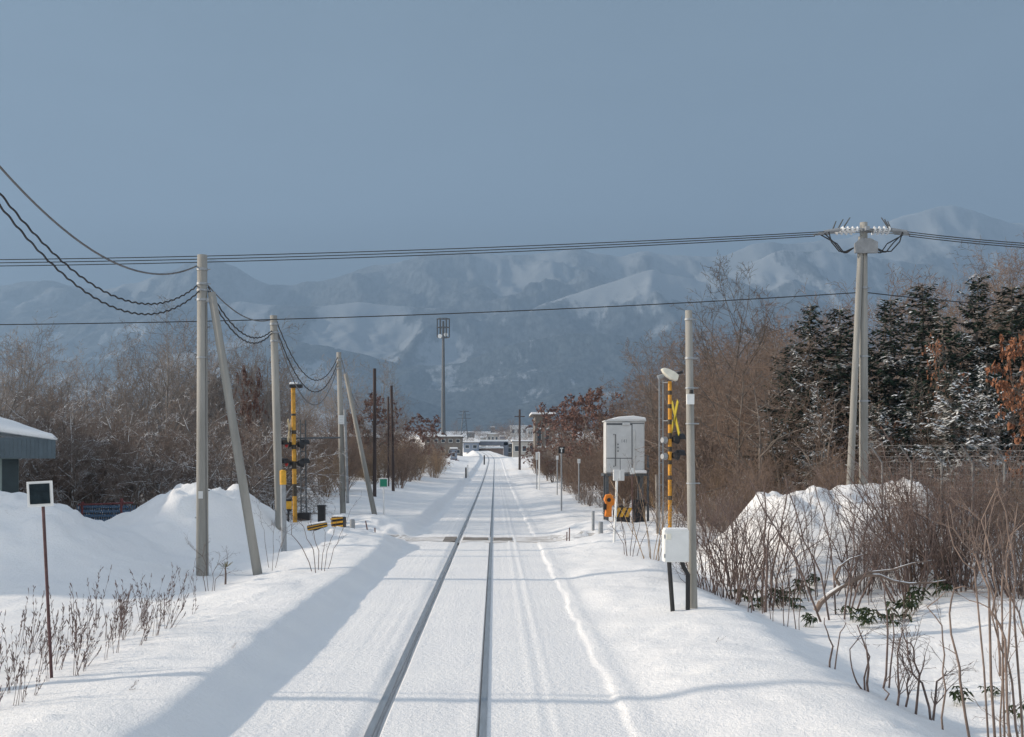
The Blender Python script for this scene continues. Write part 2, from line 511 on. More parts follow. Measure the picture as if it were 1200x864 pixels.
# ------------------------------------------------------------------ mountains
def mountain_mat(name, dark, snowc, sc, lo, hi):
    """open snow follows the relief (vertex attribute), forest texture breaks it up"""
    m, nt, b = node_mat(name); L = nt.links.new
    tc = N(nt, 'ShaderNodeTexCoord')
    at_ = N(nt, 'ShaderNodeAttribute'); at_.attribute_name = 'open_snow'
    mp = N(nt, 'ShaderNodeMapping'); mp.inputs['Scale'].default_value = (1.6, 0.5, 0.6); L(tc.outputs['Object'], mp.inputs[0])
    n2 = N(nt, 'ShaderNodeTexNoise', Scale=sc * 4, Detail=9.0, Roughness=0.72); L(mp.outputs[0], n2.inputs['Vector'])
    ad = N(nt, 'ShaderNodeMath', operation='MULTIPLY_ADD'); L(n2.outputs['Fac'], ad.inputs[0]); ad.inputs[1].default_value = 1.0; L(at_.outputs['Fac'], ad.inputs[2])
    mr = N(nt, 'ShaderNodeMapRange'); mr.inputs[1].default_value = lo; mr.inputs[2].default_value = hi; L(ad.outputs[0], mr.inputs[0])
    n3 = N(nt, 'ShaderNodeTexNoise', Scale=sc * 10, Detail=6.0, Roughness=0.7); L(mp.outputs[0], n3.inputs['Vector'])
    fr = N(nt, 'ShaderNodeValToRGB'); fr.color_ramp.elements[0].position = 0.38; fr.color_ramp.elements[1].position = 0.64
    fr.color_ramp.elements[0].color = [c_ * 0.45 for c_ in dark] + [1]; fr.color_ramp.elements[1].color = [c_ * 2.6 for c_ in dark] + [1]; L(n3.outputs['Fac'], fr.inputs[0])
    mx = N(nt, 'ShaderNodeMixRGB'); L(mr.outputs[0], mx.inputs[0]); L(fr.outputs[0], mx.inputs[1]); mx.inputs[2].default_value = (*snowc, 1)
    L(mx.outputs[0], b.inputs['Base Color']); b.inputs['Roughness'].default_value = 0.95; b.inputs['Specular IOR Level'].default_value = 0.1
    return m


def range_mesh(name, prof, Y0, depth, seed, m, amp, front=1.0, base_py=520):
    """a mountain range whose crest runs at about Y0 and follows the skyline profile; spurs run towards the viewer"""
    pxs = np.linspace(-160, 1340, 460)
    pp = np.array(prof, float)
    crest = np.interp(pxs, pp[:, 0], pp[:, 1])
    ds = np.concatenate([np.linspace(-depth * front, 0, 130), np.linspace(0, depth * 0.5, 16)[1:]])
    PX, D = np.meshgrid(pxs, ds)
    Xc = (PX - VX) * Y0 / F
    X = Xc; Y = Y0 + D
    H = CAMZ + (VY - np.broadcast_to(crest, PX.shape)) * Y0 / F
    zb = CAMZ + (VY - base_py) * Y0 / F
    t = np.where(D < 0, 1 + D / (depth * front), 1 - D / (depth * 0.5))
    shape = np.clip(t, 0, 1) ** 1.15
    r = ridged(X / 620.0 + 0.3 * fbm(X / 900.0, Y / 900.0, seed + 7, 3), Y / 1500.0, seed, 6) - 0.45
    r2 = fbm(X / 260.0, Y / 330.0, seed + 30, 5, 0.55)
    near_crest = 1 - 0.75 * np.exp(-((D / (depth * 0.10)) ** 2))
    Z = zb + (H - zb) * shape + (H - zb) * amp * (r * 1.25 + r2 * 0.55) * np.clip(t * 1.3, 0, 1) * near_crest
    me = grid_mesh(name, X, Y, Z, m)
    big = fbm(X / 420.0, Y / 700.0, seed + 60, 4, 0.6)
    alt = np.clip((Z - zb) / np.maximum(H - zb, 1), 0, 1.2)
    sn = 0.42 - 0.70 * r + 0.55 * big + 0.22 * (alt - 0.5) - 0.25 * np.clip(r2, 0, 1)
    at_ = me.attributes.new('open_snow', 'FLOAT', 'POINT'); at_.data.foreach_set('value', sn.astype(np.float32).ravel())
    o = link(name, me)
    tag(o, kind='structure')
    return o


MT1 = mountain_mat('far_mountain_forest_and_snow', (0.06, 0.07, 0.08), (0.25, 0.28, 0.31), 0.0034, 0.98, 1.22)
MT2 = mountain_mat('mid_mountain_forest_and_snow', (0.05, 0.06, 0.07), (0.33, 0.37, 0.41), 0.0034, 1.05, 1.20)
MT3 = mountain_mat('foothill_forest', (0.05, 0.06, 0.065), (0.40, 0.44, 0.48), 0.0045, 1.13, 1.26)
far_prof = [(-500, 300), (-200, 340), (0, 336), (60, 332), (110, 342), (170, 326), (215, 312), (250, 306), (285, 318), (315, 334), (345, 336), (400, 326), (440, 312), (500, 300), (560, 296), (610, 300), (660, 296),
            (720, 300), (760, 296), (800, 300), (850, 294), (880, 283), (920, 280), (980, 276), (1010, 266), (1050, 248), (1090, 238), (1115, 233), (1140, 240), (1165, 254), (1200, 262), (1300, 250), (1500, 290), (1700, 320)]
mid_prof = [(-500, 380), (0, 392), (120, 380), (200, 362), (280, 352), (350, 362), (420, 352), (500, 360), (560, 366), (620, 362), (680, 340), (730, 322), (765, 314), (800, 322), (830, 330), (870, 312), (910, 292), (960, 288), (1020, 296), (1100, 316), (1200, 330), (1700, 360)]
near_prof = [(-500, 440), (0, 432), (150, 420), (260, 410), (340, 402), (420, 412), (480, 430), (540, 424), (600, 400), (660, 388), (720, 392), (780, 404), (900, 400), (1000, 410), (1200, 420), (1700, 440)]
low_prof = [(-500, 478), (0, 474), (200, 470), (330, 462), (420, 456), (470, 462), (520, 478), (560, 484), (600, 478), (650, 462), (700, 450), (800, 452), (1200, 470), (1700, 480)]
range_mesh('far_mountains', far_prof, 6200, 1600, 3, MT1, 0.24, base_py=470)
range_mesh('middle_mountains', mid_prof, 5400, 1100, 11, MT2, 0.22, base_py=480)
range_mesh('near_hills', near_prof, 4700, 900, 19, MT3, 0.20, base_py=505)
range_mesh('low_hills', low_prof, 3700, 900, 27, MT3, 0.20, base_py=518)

# ------------------------------------------------------------------ poles, cables
def concrete_pole(base, top, r0, r1, name, label, cat, group=None, bands=(), sunk=0.6):
    base = Vector(base); top = Vector(top)
    root = empty(name, base, label, cat, group)
    d = (top - base)
    b_ = MB(); b_.cyl(-d.normalized() * sunk, d, r0, r1, 20)
    b_.build('shaft', CONC, root, smooth=False).data.polygons.foreach_set('use_smooth', [True] * 20 + [False, False])
    for (t, w) in bands:
        p = d * t; r = r0 + (r1 - r0) * t
        k = MB(); k.cyl(p - d.normalized() * w / 2, p + d.normalized() * w / 2, r + 0.012, r + 0.012, 20)
        k.cyl(p + Vector((r + 0.005, 0, 0)), p + Vector((r + 0.075, 0, 0)), 0.012, 0.012, 6)
        k.build('clamp_band', GALV, root)
    return root


GP = 'concrete telephone poles along the track'
# leaning strut helper: part of the pole it props? they are joined by a clamp, so strut is a part
def add_strut(root, base, top, r0, r1):
    o = root.location
    b0 = Vector(base) - o; t0 = Vector(top) - o
    k = MB(); k.cyl(b0 - (t0 - b0).normalized() * 0.6, t0, r0, r1, 18)
    s = k.build('strut', CONC, root); s.data.polygons.foreach_set('use_smooth', [True] * 18 + [False, False])
    return s


def ground_pt(x, y): return Vector((x, y, gz(x, y)))


Xp = -6.33
P0 = ground_pt(-6.75, 12.2); P0t = Vector((-6.75, 12.2, 7.65))
pole0 = concrete_pole(P0, P0t, 0.10, 0.08, 'telephone_pole', 'tall concrete telephone pole beside the dry weeds, past the dark square sign', 'pole', GP, bands=((0.93, 0.06),))
P1 = ground_pt(Xp, 24.0); P1t = at(237, 299, 24.0)
pole1 = concrete_pole(P1, P1t, 0.135, 0.105, 'telephone_pole', 'tallest concrete telephone pole with a long leaning strut, in front of the snow heap', 'pole', GP,
                      bands=((0.955, 0.05), (0.91, 0.05), (0.89, 0.04), (0.86, 0.05), (0.68, 0.03)))
add_strut(pole1, ground_pt(xat(302, 24.0), 24.0), at(248, 343, 24.0), 0.105, 0.085)
sb = MB(); sb.box(at(243, 352, 24.0) - P1, (0.34, 0.10, 0.08)); sb.build('strut_clamp', GALV, pole1)
P2 = ground_pt(xat(328, 31.5), 31.5); P2t = at(320.5, 370, 31.5)
pole2 = concrete_pole(P2, P2t, 0.125, 0.10, 'telephone_pole', 'concrete telephone pole without a strut beside the striped crossing signal post', 'pole', GP, bands=((0.96, 0.06), (0.92, 0.05), (0.88, 0.05)))
P3 = ground_pt(xat(402, 45.0), 45.0); P3t = at(397, 413, 45.0)
pole3 = concrete_pole(P3, P3t, 0.12, 0.095, 'telephone_pole', 'concrete telephone pole carrying a small white plate, behind the striped barrier boxes', 'pole', GP, bands=((0.95, 0.08), (0.90, 0.06)))
add_strut(pole3, ground_pt(xat(439, 45.6), 45.6), at(405, 438, 45.2), 0.11, 0.08)
k = MB(); k.box(at(400, 492, 44.8) - P3 + Vector((0, 0, 0)), (0.24, 0.03, 0.36), WHITE)
for i in range(3): k.box(at(400, 489 + i * 3.2, 44.8) - P3 + Vector((0, -0.018, 0)), (0.14, 0.006, 0.025), CABG)
k.build('plate', None, pole3)
k = MB(); k.cyl(at(404, 480, 44.85) - P3, at(407.5, 590, 44.85) - P3, 0.06, 0.06, 10); k.build('cable_guard', GALV, pole3)

WP = 'old dark wooden posts beside the brush'
for (px, y_t, Y, X, lab) in ((439, 432, 58, None, 'dark wooden post standing just past the leaning strut, tallest of the three'),
                            (461, 452, 68.8, None, 'dark wooden post standing clear in front of the brush, tilted slightly'),
                            (455, 465, 76, None, 'slim dark wooden post half hidden behind the tilted one')):
    x = xat(px, Y); zt = CAMZ + (VY - y_t) * Y / F
    o = MB().cyl((0, 0, -0.5), (-0.12 if px == 461 else 0.0, 0, zt - gz(x, Y)), 0.10 if px != 455 else 0.08, 0.085 if px != 455 else 0.07, 12).build('wooden_post', WOOD)
    o.location = (x, Y, gz(x, Y)); tag(o, lab, 'post', WP)


def sag_pts(a, b, sag, n=28, wob=0.0, seed=0, turns=0):
    a = Vector(a); b = Vector(b); rr = random.Random(seed); out = []
    for i in range(n + 1):
        t = i / n
        p = a.lerp(b, t); p.z -= 4 * sag * t * (1 - t)
        if wob:
            ph = t * turns * 2 * math.pi
            p = p + Vector((0.3 * wob * math.cos(ph), 0, wob * math.sin(ph)))
        out.append(p)
    return out


def cable(a, b, sag, r, name, label, cat, group, m=WIRE, **kw):
    o = MB().tube(sag_pts(a, b, sag, **kw), r, 5).build(name, m)
    tag(o, label, cat, group)


TG = 'telephone cables slung between the concrete poles'
a1 = at(230, 312, 24.0); b1 = P0t + Vector((0.1, 0, -0.30))
cable(a1, b1, 1.08, 0.018, 'telephone_cable', 'thick smooth grey cable sweeping up from the tallest concrete pole', 'cable', TG, m=WIREG)
cable(at(231, 335, 24.0), P0t + Vector((0.1, 0, -0.36)), 1.40, 0.0155, 'telephone_cable', 'upper of two twisted black cables sweeping up from the tallest concrete pole', 'cable', TG, wob=0.011, turns=34, n=260)
cable(at(233, 342, 23.9), P0t + Vector((0.1, 0.1, -0.52)), 1.46, 0.0155, 'telephone_cable', 'lower of two twisted black cables sweeping up from the tallest concrete pole', 'cable', TG, wob=0.011, turns=33, n=260)
cable(at(244, 335, 24.0), at(317, 372 + 3, 31.4), 0.28, 0.016, 'telephone_cable', 'smooth grey cable slung between the tallest pole and the strutless pole', 'cable', TG, m=WIREG)
cable(at(244, 337, 24.0), at(318, 388, 31.4), 0.55, 0.018, 'telephone_cable', 'upper twisted cable slung between the tallest pole and the strutless pole', 'cable', TG, wob=0.011, turns=16, n=110)
cable(at(244, 342, 24.0), at(318, 391, 31.4), 0.62, 0.018, 'telephone_cable', 'lower twisted cable slung between the tallest pole and the strutless pole', 'cable', TG, wob=0.011, turns=16, n=110)
cable(at(324, 376, 31.5), at(396, 418, 45.0), 1.3, 0.017, 'telephone_cable', 'upper cable sagging between the strutless pole and the pole with a plate', 'cable', TG, wob=0.011, turns=20, n=120)
cable(at(324, 385, 31.5), at(396, 424, 45.0), 1.5, 0.018, 'telephone_cable', 'middle cable sagging between the strutless pole and the pole with a plate', 'cable', TG, wob=0.011, turns=20, n=120)
cable(at(324, 388, 31.5), at(396, 428, 45.0), 1.85, 0.018, 'telephone_cable', 'lowest cable sagging between the strutless pole and the pole with a plate', 'cable', TG, m=WIREG)
cable(at(400, 420, 45.0), Vector((xat(436, 58), 58, 5.0)), 0.9, 0.014, 'telephone_cable', 'thin cable dropping from the pole with a plate to the dark wooden post', 'cable', TG, m=WIREG)

for pole_, Pb, Pt, r_ in ((pole1, P1, P1t, 0.125), (pole2, P2, P2t, 0.115), (pole3, P3, P3t, 0.11)):
    d_ = Pt - Pb
    for i in range(9):
        p_ = d_ * (0.18 + 0.085 * i); sg_ = 1 if i % 2 else -1
        k = MB(); k.cyl(p_ + Vector((sg_ * (r_ - 0.03), 0, 0)), p_ + Vector((sg_ * (r_ + 0.035), 0, 0)), 0.009, 0.009, 6); k.build('step_bolt', DKGAL, pole_)
k = MB(); k.tube([P1 - P1 + Vector((0.11, -0.08, 0.05)), (P1t - P1) * 0.5 + Vector((0.10, -0.08, 0)), (P1t - P1) * 0.85 + Vector((0.085, -0.07, 0))], 0.008, 6); k.build('earth_wire', WIREG, pole1)
k = MB(); k.box(P1 - P1 + Vector((0.0, -0.137, 1.75)), (0.10, 0.006, 0.16)); k.build('number_plate', CABG, pole1)
# power line
PG = 'power line poles'
def power_pole(x, y, label, detail=True, ztop=8.95):
    base = ground_pt(x, y)
    root = concrete_pole(base, Vector((x, y, ztop)), 0.128, 0.10, 'power_pole', label, 'power pole', PG, bands=((0.93, 0.06), (0.78, 0.05), (0.55, 0.05), (0.40, 0.05)), sunk=1.0)
    h = ztop - base.z
    add_strut(root, ground_pt(x - 0.46, y - 0.15), (x - 0.10, y - 0.1, base.z + h * 0.95), 0.10, 0.075)
    k = MB(); k.box((0, -0.10, h - 0.22), (0.10, 0.5, 0.10)); k.box((0.1, 0, h - 0.22), (0.35, 0.3, 0.06)); k.build('crossarm', GALV, root)
    k = MB(); k.prism([(-0.30, -0.22, h - 0.86), (0.32, -0.22, h - 0.86), (0.32, -0.22, h - 0.56), (0.12, -0.22, h - 0.46), (-0.14, -0.22, h - 0.46), (-0.30, -0.22, h - 0.60)], (0, 0.10, 0)); k.build('switch_box', mat('weathered_box_grey', (0.26, 0.27, 0.28), 0.6, 0.2, 6), root, bevel=0.015)
    for s in (-1, 1):
        for j, dy in enumerate((-0.17, -0.02, 0.14)):
            k = MB()
            z = h - 0.20 - 0.015 * j; e = 0.95 + 0.10 * j
            k.cyl((s * 0.06, dy, z), (s * e, dy, z - 0.05), 0.014, 0.014, 6, GALV)
            for q in range(4):
                xx = 0.22 + q * 0.13 + 0.03 * j
                k.cyl((s * xx, dy, z - 0.008), (s * (xx + 0.05), dy, z - 0.012), 0.075, 0.05, 12, PORC)
            k.cyl((s * (e - 0.26), dy, z - 0.02), (s * (e + 0.16), dy, z - 0.07), 0.05, 0.03, 8, GALV)
            k.build('insulator_string', None, root)
            k = MB(); k.cyl((s * (0.62 + j * 0.1), dy, z), (s * (0.42 + j * 0.14), dy, z + 0.30), 0.022, 0.014, 6); k.build('arcing_horn', DKGAL, root)
        for j, dy in enumerate((-0.17, -0.02, 0.14)):
            k = MB(); e = 1.0 + 0.1 * j
            pts = [(s * e, dy, h - 0.26), (s * (0.92 - 0.12 * j), dy * 0.9, h - 0.55), (s * (0.70 - 0.1 * j), dy * 0.7, h - 0.80), (s * (0.52 - .05 * j), dy * 0.5, h - 0.80), (s * 0.30, -0.1, h - 0.70)]
            sm = []
            for i in range(len(pts) - 1):
                for t in (0, 0.33, 0.66): sm.append(Vector(pts[i]).lerp(Vector(pts[i + 1]), t))
            sm.append(Vector(pts[-1]))
            k.tube(sm, 0.017, 6); k.build('jumper_cable', WIRE, root)
    return root


PX_, PY_ = 9.97, 30.0
power_pole(PX_, PY_, 'tall concrete power pole with a close strut and white insulators above the snow heap')
power_pole(-46.0, 31.0, 'concrete power pole with white insulators far beyond the hut')
power_pole(52.0, 32.0, 'concrete power pole with white insulators up the wooded slope', ztop=18.0)
LG = 'power line wires crossing over the track'
for j, dy in enumerate((-0.17, -0.02, 0.14)):
    zt = 8.95 - 0.28 - 0.03 * j
    nm = ('top', 'middle', 'lowest')[j]
    cable((PX_ - 1.08 - 0.1 * j, PY_ + dy, zt), (-45, 31.0 + dy, 8.67 - 0.03 * j), 0.70 + 0.03 * j, 0.0125, 'power_line', 'thin black power line, %s of the three on insulators over the track' % nm, 'wire', LG, n=60)
    cable((PX_ + 1.08 + 0.1 * j, PY_ + dy, zt), (51, 32.0 + dy, 17.7 - 0.03 * j), 3.4, 0.0125, 'power_line', 'thin black power line, %s of the three running on over the wooded slope' % nm, 'wire', LG, n=60)
cable(at(1006, 343, 30.0), (-46.0, 31.0, 7.2), 0.90, 0.014, 'power_line', 'single lower black cable crossing beneath the power lines', 'wire', LG, n=60)
cable(at(1016, 343, 30.0), (52.0, 32.0, 15.2), 3.2, 0.014, 'power_line', 'single lower cable running on behind the power pole over the wooded slope', 'wire', LG, n=60)

# short concrete pole with white box near the track
q = ground_pt(xat(812, 17.6), 17.6); qt = at(807, 364, 17.6)
sp = concrete_pole(q, qt, 0.075, 0.056, 'signal_pole', 'slim concrete pole with a white equipment box at its foot', 'pole', bands=((0.97, 0.03), (0.84, 0.03), (0.74, 0.025), (0.62, 0.02), (0.42, 0.02)))
k = MB(); k.box(at(809, 468, 17.5) - q, (0.115, 0.07, 0.16), WHITE); k.cyl(at(810, 461, 17.55) - q, at(810, 457, 17.55) - q, 0.035, 0.03, 10, BLACK); k.build('junction_box', None, sp)
bx = empty('equipment_box', ground_pt(xat(792, 17.4), 17.4), 'white metal equipment box on two dark legs beside the slim concrete pole', 'equipment box')
o = bx.location
cb = at(791.5, 639.5, 17.4) - o
k = MB(); k.box(cb, (0.39, 0.24, 0.50)); k.build('box_body', WHITE, bx, bevel=0.012)
k = MB(); k.box(cb + Vector((0, -0.125, -0.01)), (0.36, 0.012, 0.455)); k.build('door', WHITE, bx, bevel=0.004)
k = MB(); k.box(cb + Vector((-0.125, -0.142, 0.15)), (0.075, 0.022, 0.085)); k.build('latch', CREAM, bx, bevel=0.006)
for hz in (-0.15, 0.15):
    k = MB(); k.cyl(cb + Vector((-0.19, -0.13, hz - 0.03)), cb + Vector((-0.19, -0.13, hz + 0.03)), 0.012, 0.012, 8); k.build('hinge', GALV, bx)
k = MB(); k.box(cb + Vector((0, 0, 0.262)), (0.36, 0.22, 0.03)); k.build('snow_cap', SNOW, bx, bevel=0.012)
k = MB(); k.cyl(cb + Vector((-0.10, 0, -0.25)), Vector((-0.02, 0, -0.4)), 0.035, 0.035, 8); k.build('leg', BLACK, bx)
k = MB(); k.tube([cb + Vector((0.10, 0, -0.25)), cb + Vector((0.13, 0, -0.34)), cb + Vector((0.20, 0.02, -0.46)), Vector((0.19, 0.02, -0.3))], 0.036, 8); k.build('leg', BLACK, bx)

# ------------------------------------------------------------------ left foreground sign and hut
s0 = ground_pt(xat(62, 12.4), 12.4)
sg = empty('track_sign', s0, 'square dark sign with a white border on a rusty post among dry weeds', 'sign')
top = at(47, 579, 12.4) - s0
k = MB(); k.cyl((0, 0, -0.3), at(48, 568, 12.42) - s0 + Vector((0, 0.03, 0)), 0.018, 0.018, 10); k.build('post', RUST, sg)
rt = Matrix.Rotation(R(-3), 3, 'Y')
k = MB(); k.box(top, (0.29, 0.012, 0.285), rot=rt); k.build('board', WHITE, sg, bevel=0.003)
k = MB(); k.box(top + Vector((0, -0.012, 0.002)), (0.225, 0.006, 0.225), rot=rt); k.build('sign_face', SIGND, sg)

# ---- hut
HUTM = mat('hut_green_grey_cladding', (0.30, 0.36, 0.33), 0.6, 0.08, 3)
FASC = mat('corrugated_blue_grey_fascia', (0.085, 0.115, 0.135), 0.55, 0.12, 3)
DKG = mat('dark_green_door', (0.03, 0.045, 0.05), 0.6, 0.2, 3)
hy = 31.5; hx1 = xat(65, hy)
hz0 = gz(-16, 34)
hut = empty('hut', (hx1, hy, 0.3), 'small hut with a thick snow covered roof and corrugated blue-grey fascia', 'hut', rz=R(25))
o = hut.location
wx1 = xat(32, hy + 0.35)
k = MB(); k.box(Vector((wx1 - 3.6, hy + 0.35 + 2.4, 1.15)) - o, (7.2, 4.8, 2.9)); k.build('wall', HUTM, hut)
k = MB(); k.box(Vector((wx1 - 0.22, hy + 0.34, 1.3)) - o, (0.43, 0.06, 2.5)); k.build('door', DKG, hut)
zb_, zt_ = at(0, 537.5, hy).z, at(0, 513, hy).z
k = MB(); n = 76
for i in range(n):
    x = hx1 - 0.05 - i * 0.11
    k.box(Vector((x, hy - (0.012 if i % 2 else 0.0), (zb_ + zt_) / 2)) - o, (0.108, 0.03, zt_ - zb_))
k.box(Vector((hx1 - 0.015, hy + 2.8, (zb_ + zt_) / 2)) - o, (0.03, 5.5, zt_ - zb_))
k.build('fascia', FASC, hut)
k = MB(); k.box(Vector((hx1 - 4.2, hy + 2.8, zb_ + 0.06)) - o, (8.3, 5.5, 0.05)); k.build('soffit', HUTM, hut)
# snow load on roof: rounded heap
ux = np.linspace(0, 1, 60); vy = np.linspace(0, 1, 30); A, B = np.meshgrid(ux, vy)
Xr = (hx1 - 8.4 + A * 8.46); Yr = hy - 0.06 + B * 5.7
e = np.minimum(np.minimum(1 - A, A) * 8.4, np.minimum(B, 1 - B) * 5.7)
Zr = zt_ - 0.02 + 0.12 * np.clip(e / 0.12, 0, 1) ** 0.5 + 0.95 * np.clip((1 - A) * 8.4 / 2.6, 0, 1) ** 1.1 * np.clip(0.4 + np.minimum(B, 1 - B) * 3, 0, 1) + 0.10 * fbm(Xr * 0.9, Yr * 0.9, 8, 3) * np.clip(e, 0, 1)
Xr = Xr - o.x; Yr = Yr - o.y; Zr = Zr - o.z
so = link('roof_snow', grid_mesh('roof_snow', Xr, Yr, Zr, SNOW), hut)
sd = so.modifiers.new('thick', 'SOLIDIFY'); sd.thickness = 0.06; sd.offset = -1

# big unseen shed, added out of frame to throw shade over the heaps
SHED = mat('shed_cladding', (0.32, 0.34, 0.36), 0.6, 0.1, 2)
sh = empty('unseen_shade_shed', (-27, 33, 0.3), 'long grey shed with a snowy gable roof, added unseen beyond the hut for shade', 'shed')
k = MB(); k.box((0, 0, 2.6), (9, 23, 5.6)); k.build('wall', SHED, sh)
k = MB(); k.prism([(-4.9, -12, 5.4), (4.9, -12, 5.4), (4.9, -12, 5.6), (0, -12, 7.4), (-4.9, -12, 5.6)], (0, 24, 0)); k.build('roof', SNOW, sh)
k = MB(); k.box((4.53, -4, 1.6), (0.08, 4, 3.2)); k.build('door', DKG, sh)
for yy in (2, 6):
    k = MB(); k.box((4.53, yy, 2.6), (0.06, 1.6, 1.1)); k.build('window', GLASS, sh)

# red and blue barrier fence beyond the heaps
RED = mat('red_pipe', (0.15, 0.04, 0.04), 0.5, 0.15, 6); BLU = mat('blue_mesh', (0.08, 0.15, 0.25), 0.6, 0.2, 20)
fb = empty('pipe_fence', (xat(130, 37), 37, gz(xat(130, 37), 37)), 'low fence with a red pipe rail and blue mesh between two snow heaps', 'fence')
o = fb.location
za = at(130, 590, 37).z
k = MB(); k.cyl(Vector((xat(92, 37), 37, za - 0.05)) - o, Vector((xat(156, 37), 37, za + 0.02)) - o, 0.03, 0.03, 8); k.build('top_rail', RED, fb)
for px in (142, 96):
    k = MB(); k.cyl(Vector((xat(px, 37), 37.05, o.z - 0.4)) - o, Vector((xat(px, 37), 37.05, za + (0.16 if px == 142 else 0.05))) - o, 0.055, 0.055, 10); k.build('post', RED, fb)
k = MB()
x0, x1 = xat(94, 37), xat(154, 37)
for i in range(46):
    x = x0 + (x1 - x0) * i / 45
    k.box(Vector((x, 37.02, (za + o.z) / 2 - 0.1)) - o, (0.028, 0.012, za - o.z + 0.1), rot=Matrix.Rotation(R(14 if i % 2 else -14), 3, 'Y'))
k.build('mesh_panel', BLU, fb)

# ------------------------------------------------------------------ crossing equipment, left
def striped_post(root, p0, p1, r, n, c1, c2, part='post', nn=14):
    p0 = Vector(p0); p1 = Vector(p1)
    k = MB()
    for i in range(n):
        k.cyl(p0.lerp(p1, i / n), p0.lerp(p1, (i + 1) / n), r, r, nn, c1 if i % 2 == 0 else c2, caps=(i in (0, n - 1)))
    return k.build(part, None, root)


def stripes(root, p0, p1, r, parts, nn=14):
    p0 = Vector(p0); p1 = Vector(p1); k = MB()
    for (a, b_, m_) in parts: k.cyl(p0.lerp(p1, a), p0.lerp(p1, b_), r, r, nn, m_, caps=(a == 0 or b_ == 1.0))
    return k.build('post', None, root)


def lamp_unit(root, c, facing, m=BLACK, s=1.0, lens=True):
    """round signal lamp with a hood; facing is a unit vector"""
    c = Vector(c); f = Vector(facing).normalized()
    k = MB()
    k.cyl(c - f * 0.10 * s, c + f * 0.06 * s, 0.09 * s, 0.15 * s, 14, m)
    side = f.cross(Vector((0, 0, 1))).normalized()
    pts = []
    for a in range(0, 181, 20):
        t = R(a); pts.append(c + side * (0.16 * s * math.cos(t)) + Vector((0, 0, 0.16 * s * math.sin(t))))
    for i in range(len(pts) - 1):
        a_, b_ = pts[i], pts[i + 1]
        k.add([a_ + f * 0.05, b_ + f * 0.05, b_ + f * 0.26 * s, a_ + f * 0.26 * s, a_ * 1.0 + f * 0.05 + Vector((0, 0, .012)), b_ + f * 0.05 + Vector((0, 0, .012)), b_ + f * 0.26 * s + Vector((0, 0, .012)), a_ + f * 0.26 * s + Vector((0, 0, .012))],
              [(0, 1, 2, 3), (7, 6, 5, 4), (0, 4, 5, 1), (2, 6, 7, 3)], m)
    k.build('lamp', None, root)
    if lens: k = MB(); k.cyl(c + f * 0.06 * s, c + f * 0.07 * s, 0.11 * s, 0.10 * s, 14); k.build('lens', mat('red_lens', (0.25, 0.02, 0.02), 0.2), root)


Y_ = 38.0
cl = ground_pt(xat(346, Y_), Y_)
csl = empty('crossing_signal', cl, 'yellow and black crossing signal post with black lamps behind the strutless concrete pole', 'crossing signal')
topl = at(343.5, 452, Y_) - cl
WYEL = mat('worn_orange_yellow', (0.50, 0.26, 0.035), 0.65, 0.3, 7)
WBLK = mat('worn_black_stripe', (0.05, 0.04, 0.03), 0.7, 0.5, 14)
stripes(csl, (0, 0, -0.5), topl, 0.075, [(0, 0.27, WYEL), (0.27, 0.35, WBLK), (0.35, 0.45, WYEL), (0.45, 0.50, WBLK), (0.50, 0.58, WYEL), (0.58, 0.61, WBLK), (0.61, 0.68, WYEL), (0.68, 0.705, WBLK), (0.705, 0.80, WYEL), (0.80, 0.815, WBLK), (0.815, 1.0, WYEL)])
k = MB(); k.box(topl + Vector((0.1, 0, -0.02)), (0.42, 0.30, 0.12), BLACK); k.box(topl + Vector((0.02, 0, 0.07)), (0.26, 0.26, 0.08), SNOW); k.build('cap_box', None, csl, bevel=0.03)
for dy_, dx in ((521, 0.02), (543, 0.0)):
    for s in (-1, 1):
        lamp_unit(csl, at(345, dy_, Y_) - cl + Vector((s * 0.22, 0.02, 0)), (s * 0.75, 0.65 * s, 0))
    k = MB(); k.cyl(at(345, dy_, Y_) - cl + Vector((-0.3, 0, 0.02)), at(345, dy_, Y_) - cl + Vector((0.3, 0, 0.02)), 0.03, 0.03, 8); k.build('lamp_bracket', BLACK, csl)
for s in (-1, 1):
    c_ = at(341.5, 505, Y_) - cl
    k = MB(); k.box(c_ + Vector((-0.06, 0, 0)), (0.035, 0.95, 0.15), rot=Matrix.Rotation(R(48 * s), 3, 'X'))
    k.build('crossbuck_arm', mat('weathered_cream', (0.55, 0.45, 0.28), 0.6, 0.3, 9), csl, bevel=0.006)

# lattice bell mast and brackets next to it
bm_ = ground_pt(xat(356, 38.4), 38.4)
bl = empty('ladder_mast', bm_, 'slim dark ladder mast with rungs beside the striped crossing post', 'mast')
t_ = at(355, 492, 38.4) - bm_
for s in (-1, 1):
    k = MB(); k.cyl((s * 0.09, 0, -0.4), (s * 0.09 + t_.x, 0, t_.z), 0.025, 0.025, 8); k.build('rail_tube', DKGAL, bl)
for i in range(11):
    z = t_.z * (i + 0.5) / 11
    k = MB(); k.cyl((-0.09 + t_.x * i / 11, 0, z), (0.09 + t_.x * i / 11, 0, z), 0.014, 0.014, 6); k.build('rung', DKGAL, bl)
k = MB(); k.cyl((t_.x - 0.75, 0, t_.z - 0.65), (t_.x + 1.3, 0, t_.z - 0.62), 0.03, 0.03, 8); k.build('bracket_arm', DKGAL, bl)
k = MB(); k.box((0.02, -0.05, 0.12), (0.42, 0.35, 0.26)); k.build('foot_box', BLACK, bl, bevel=0.02)

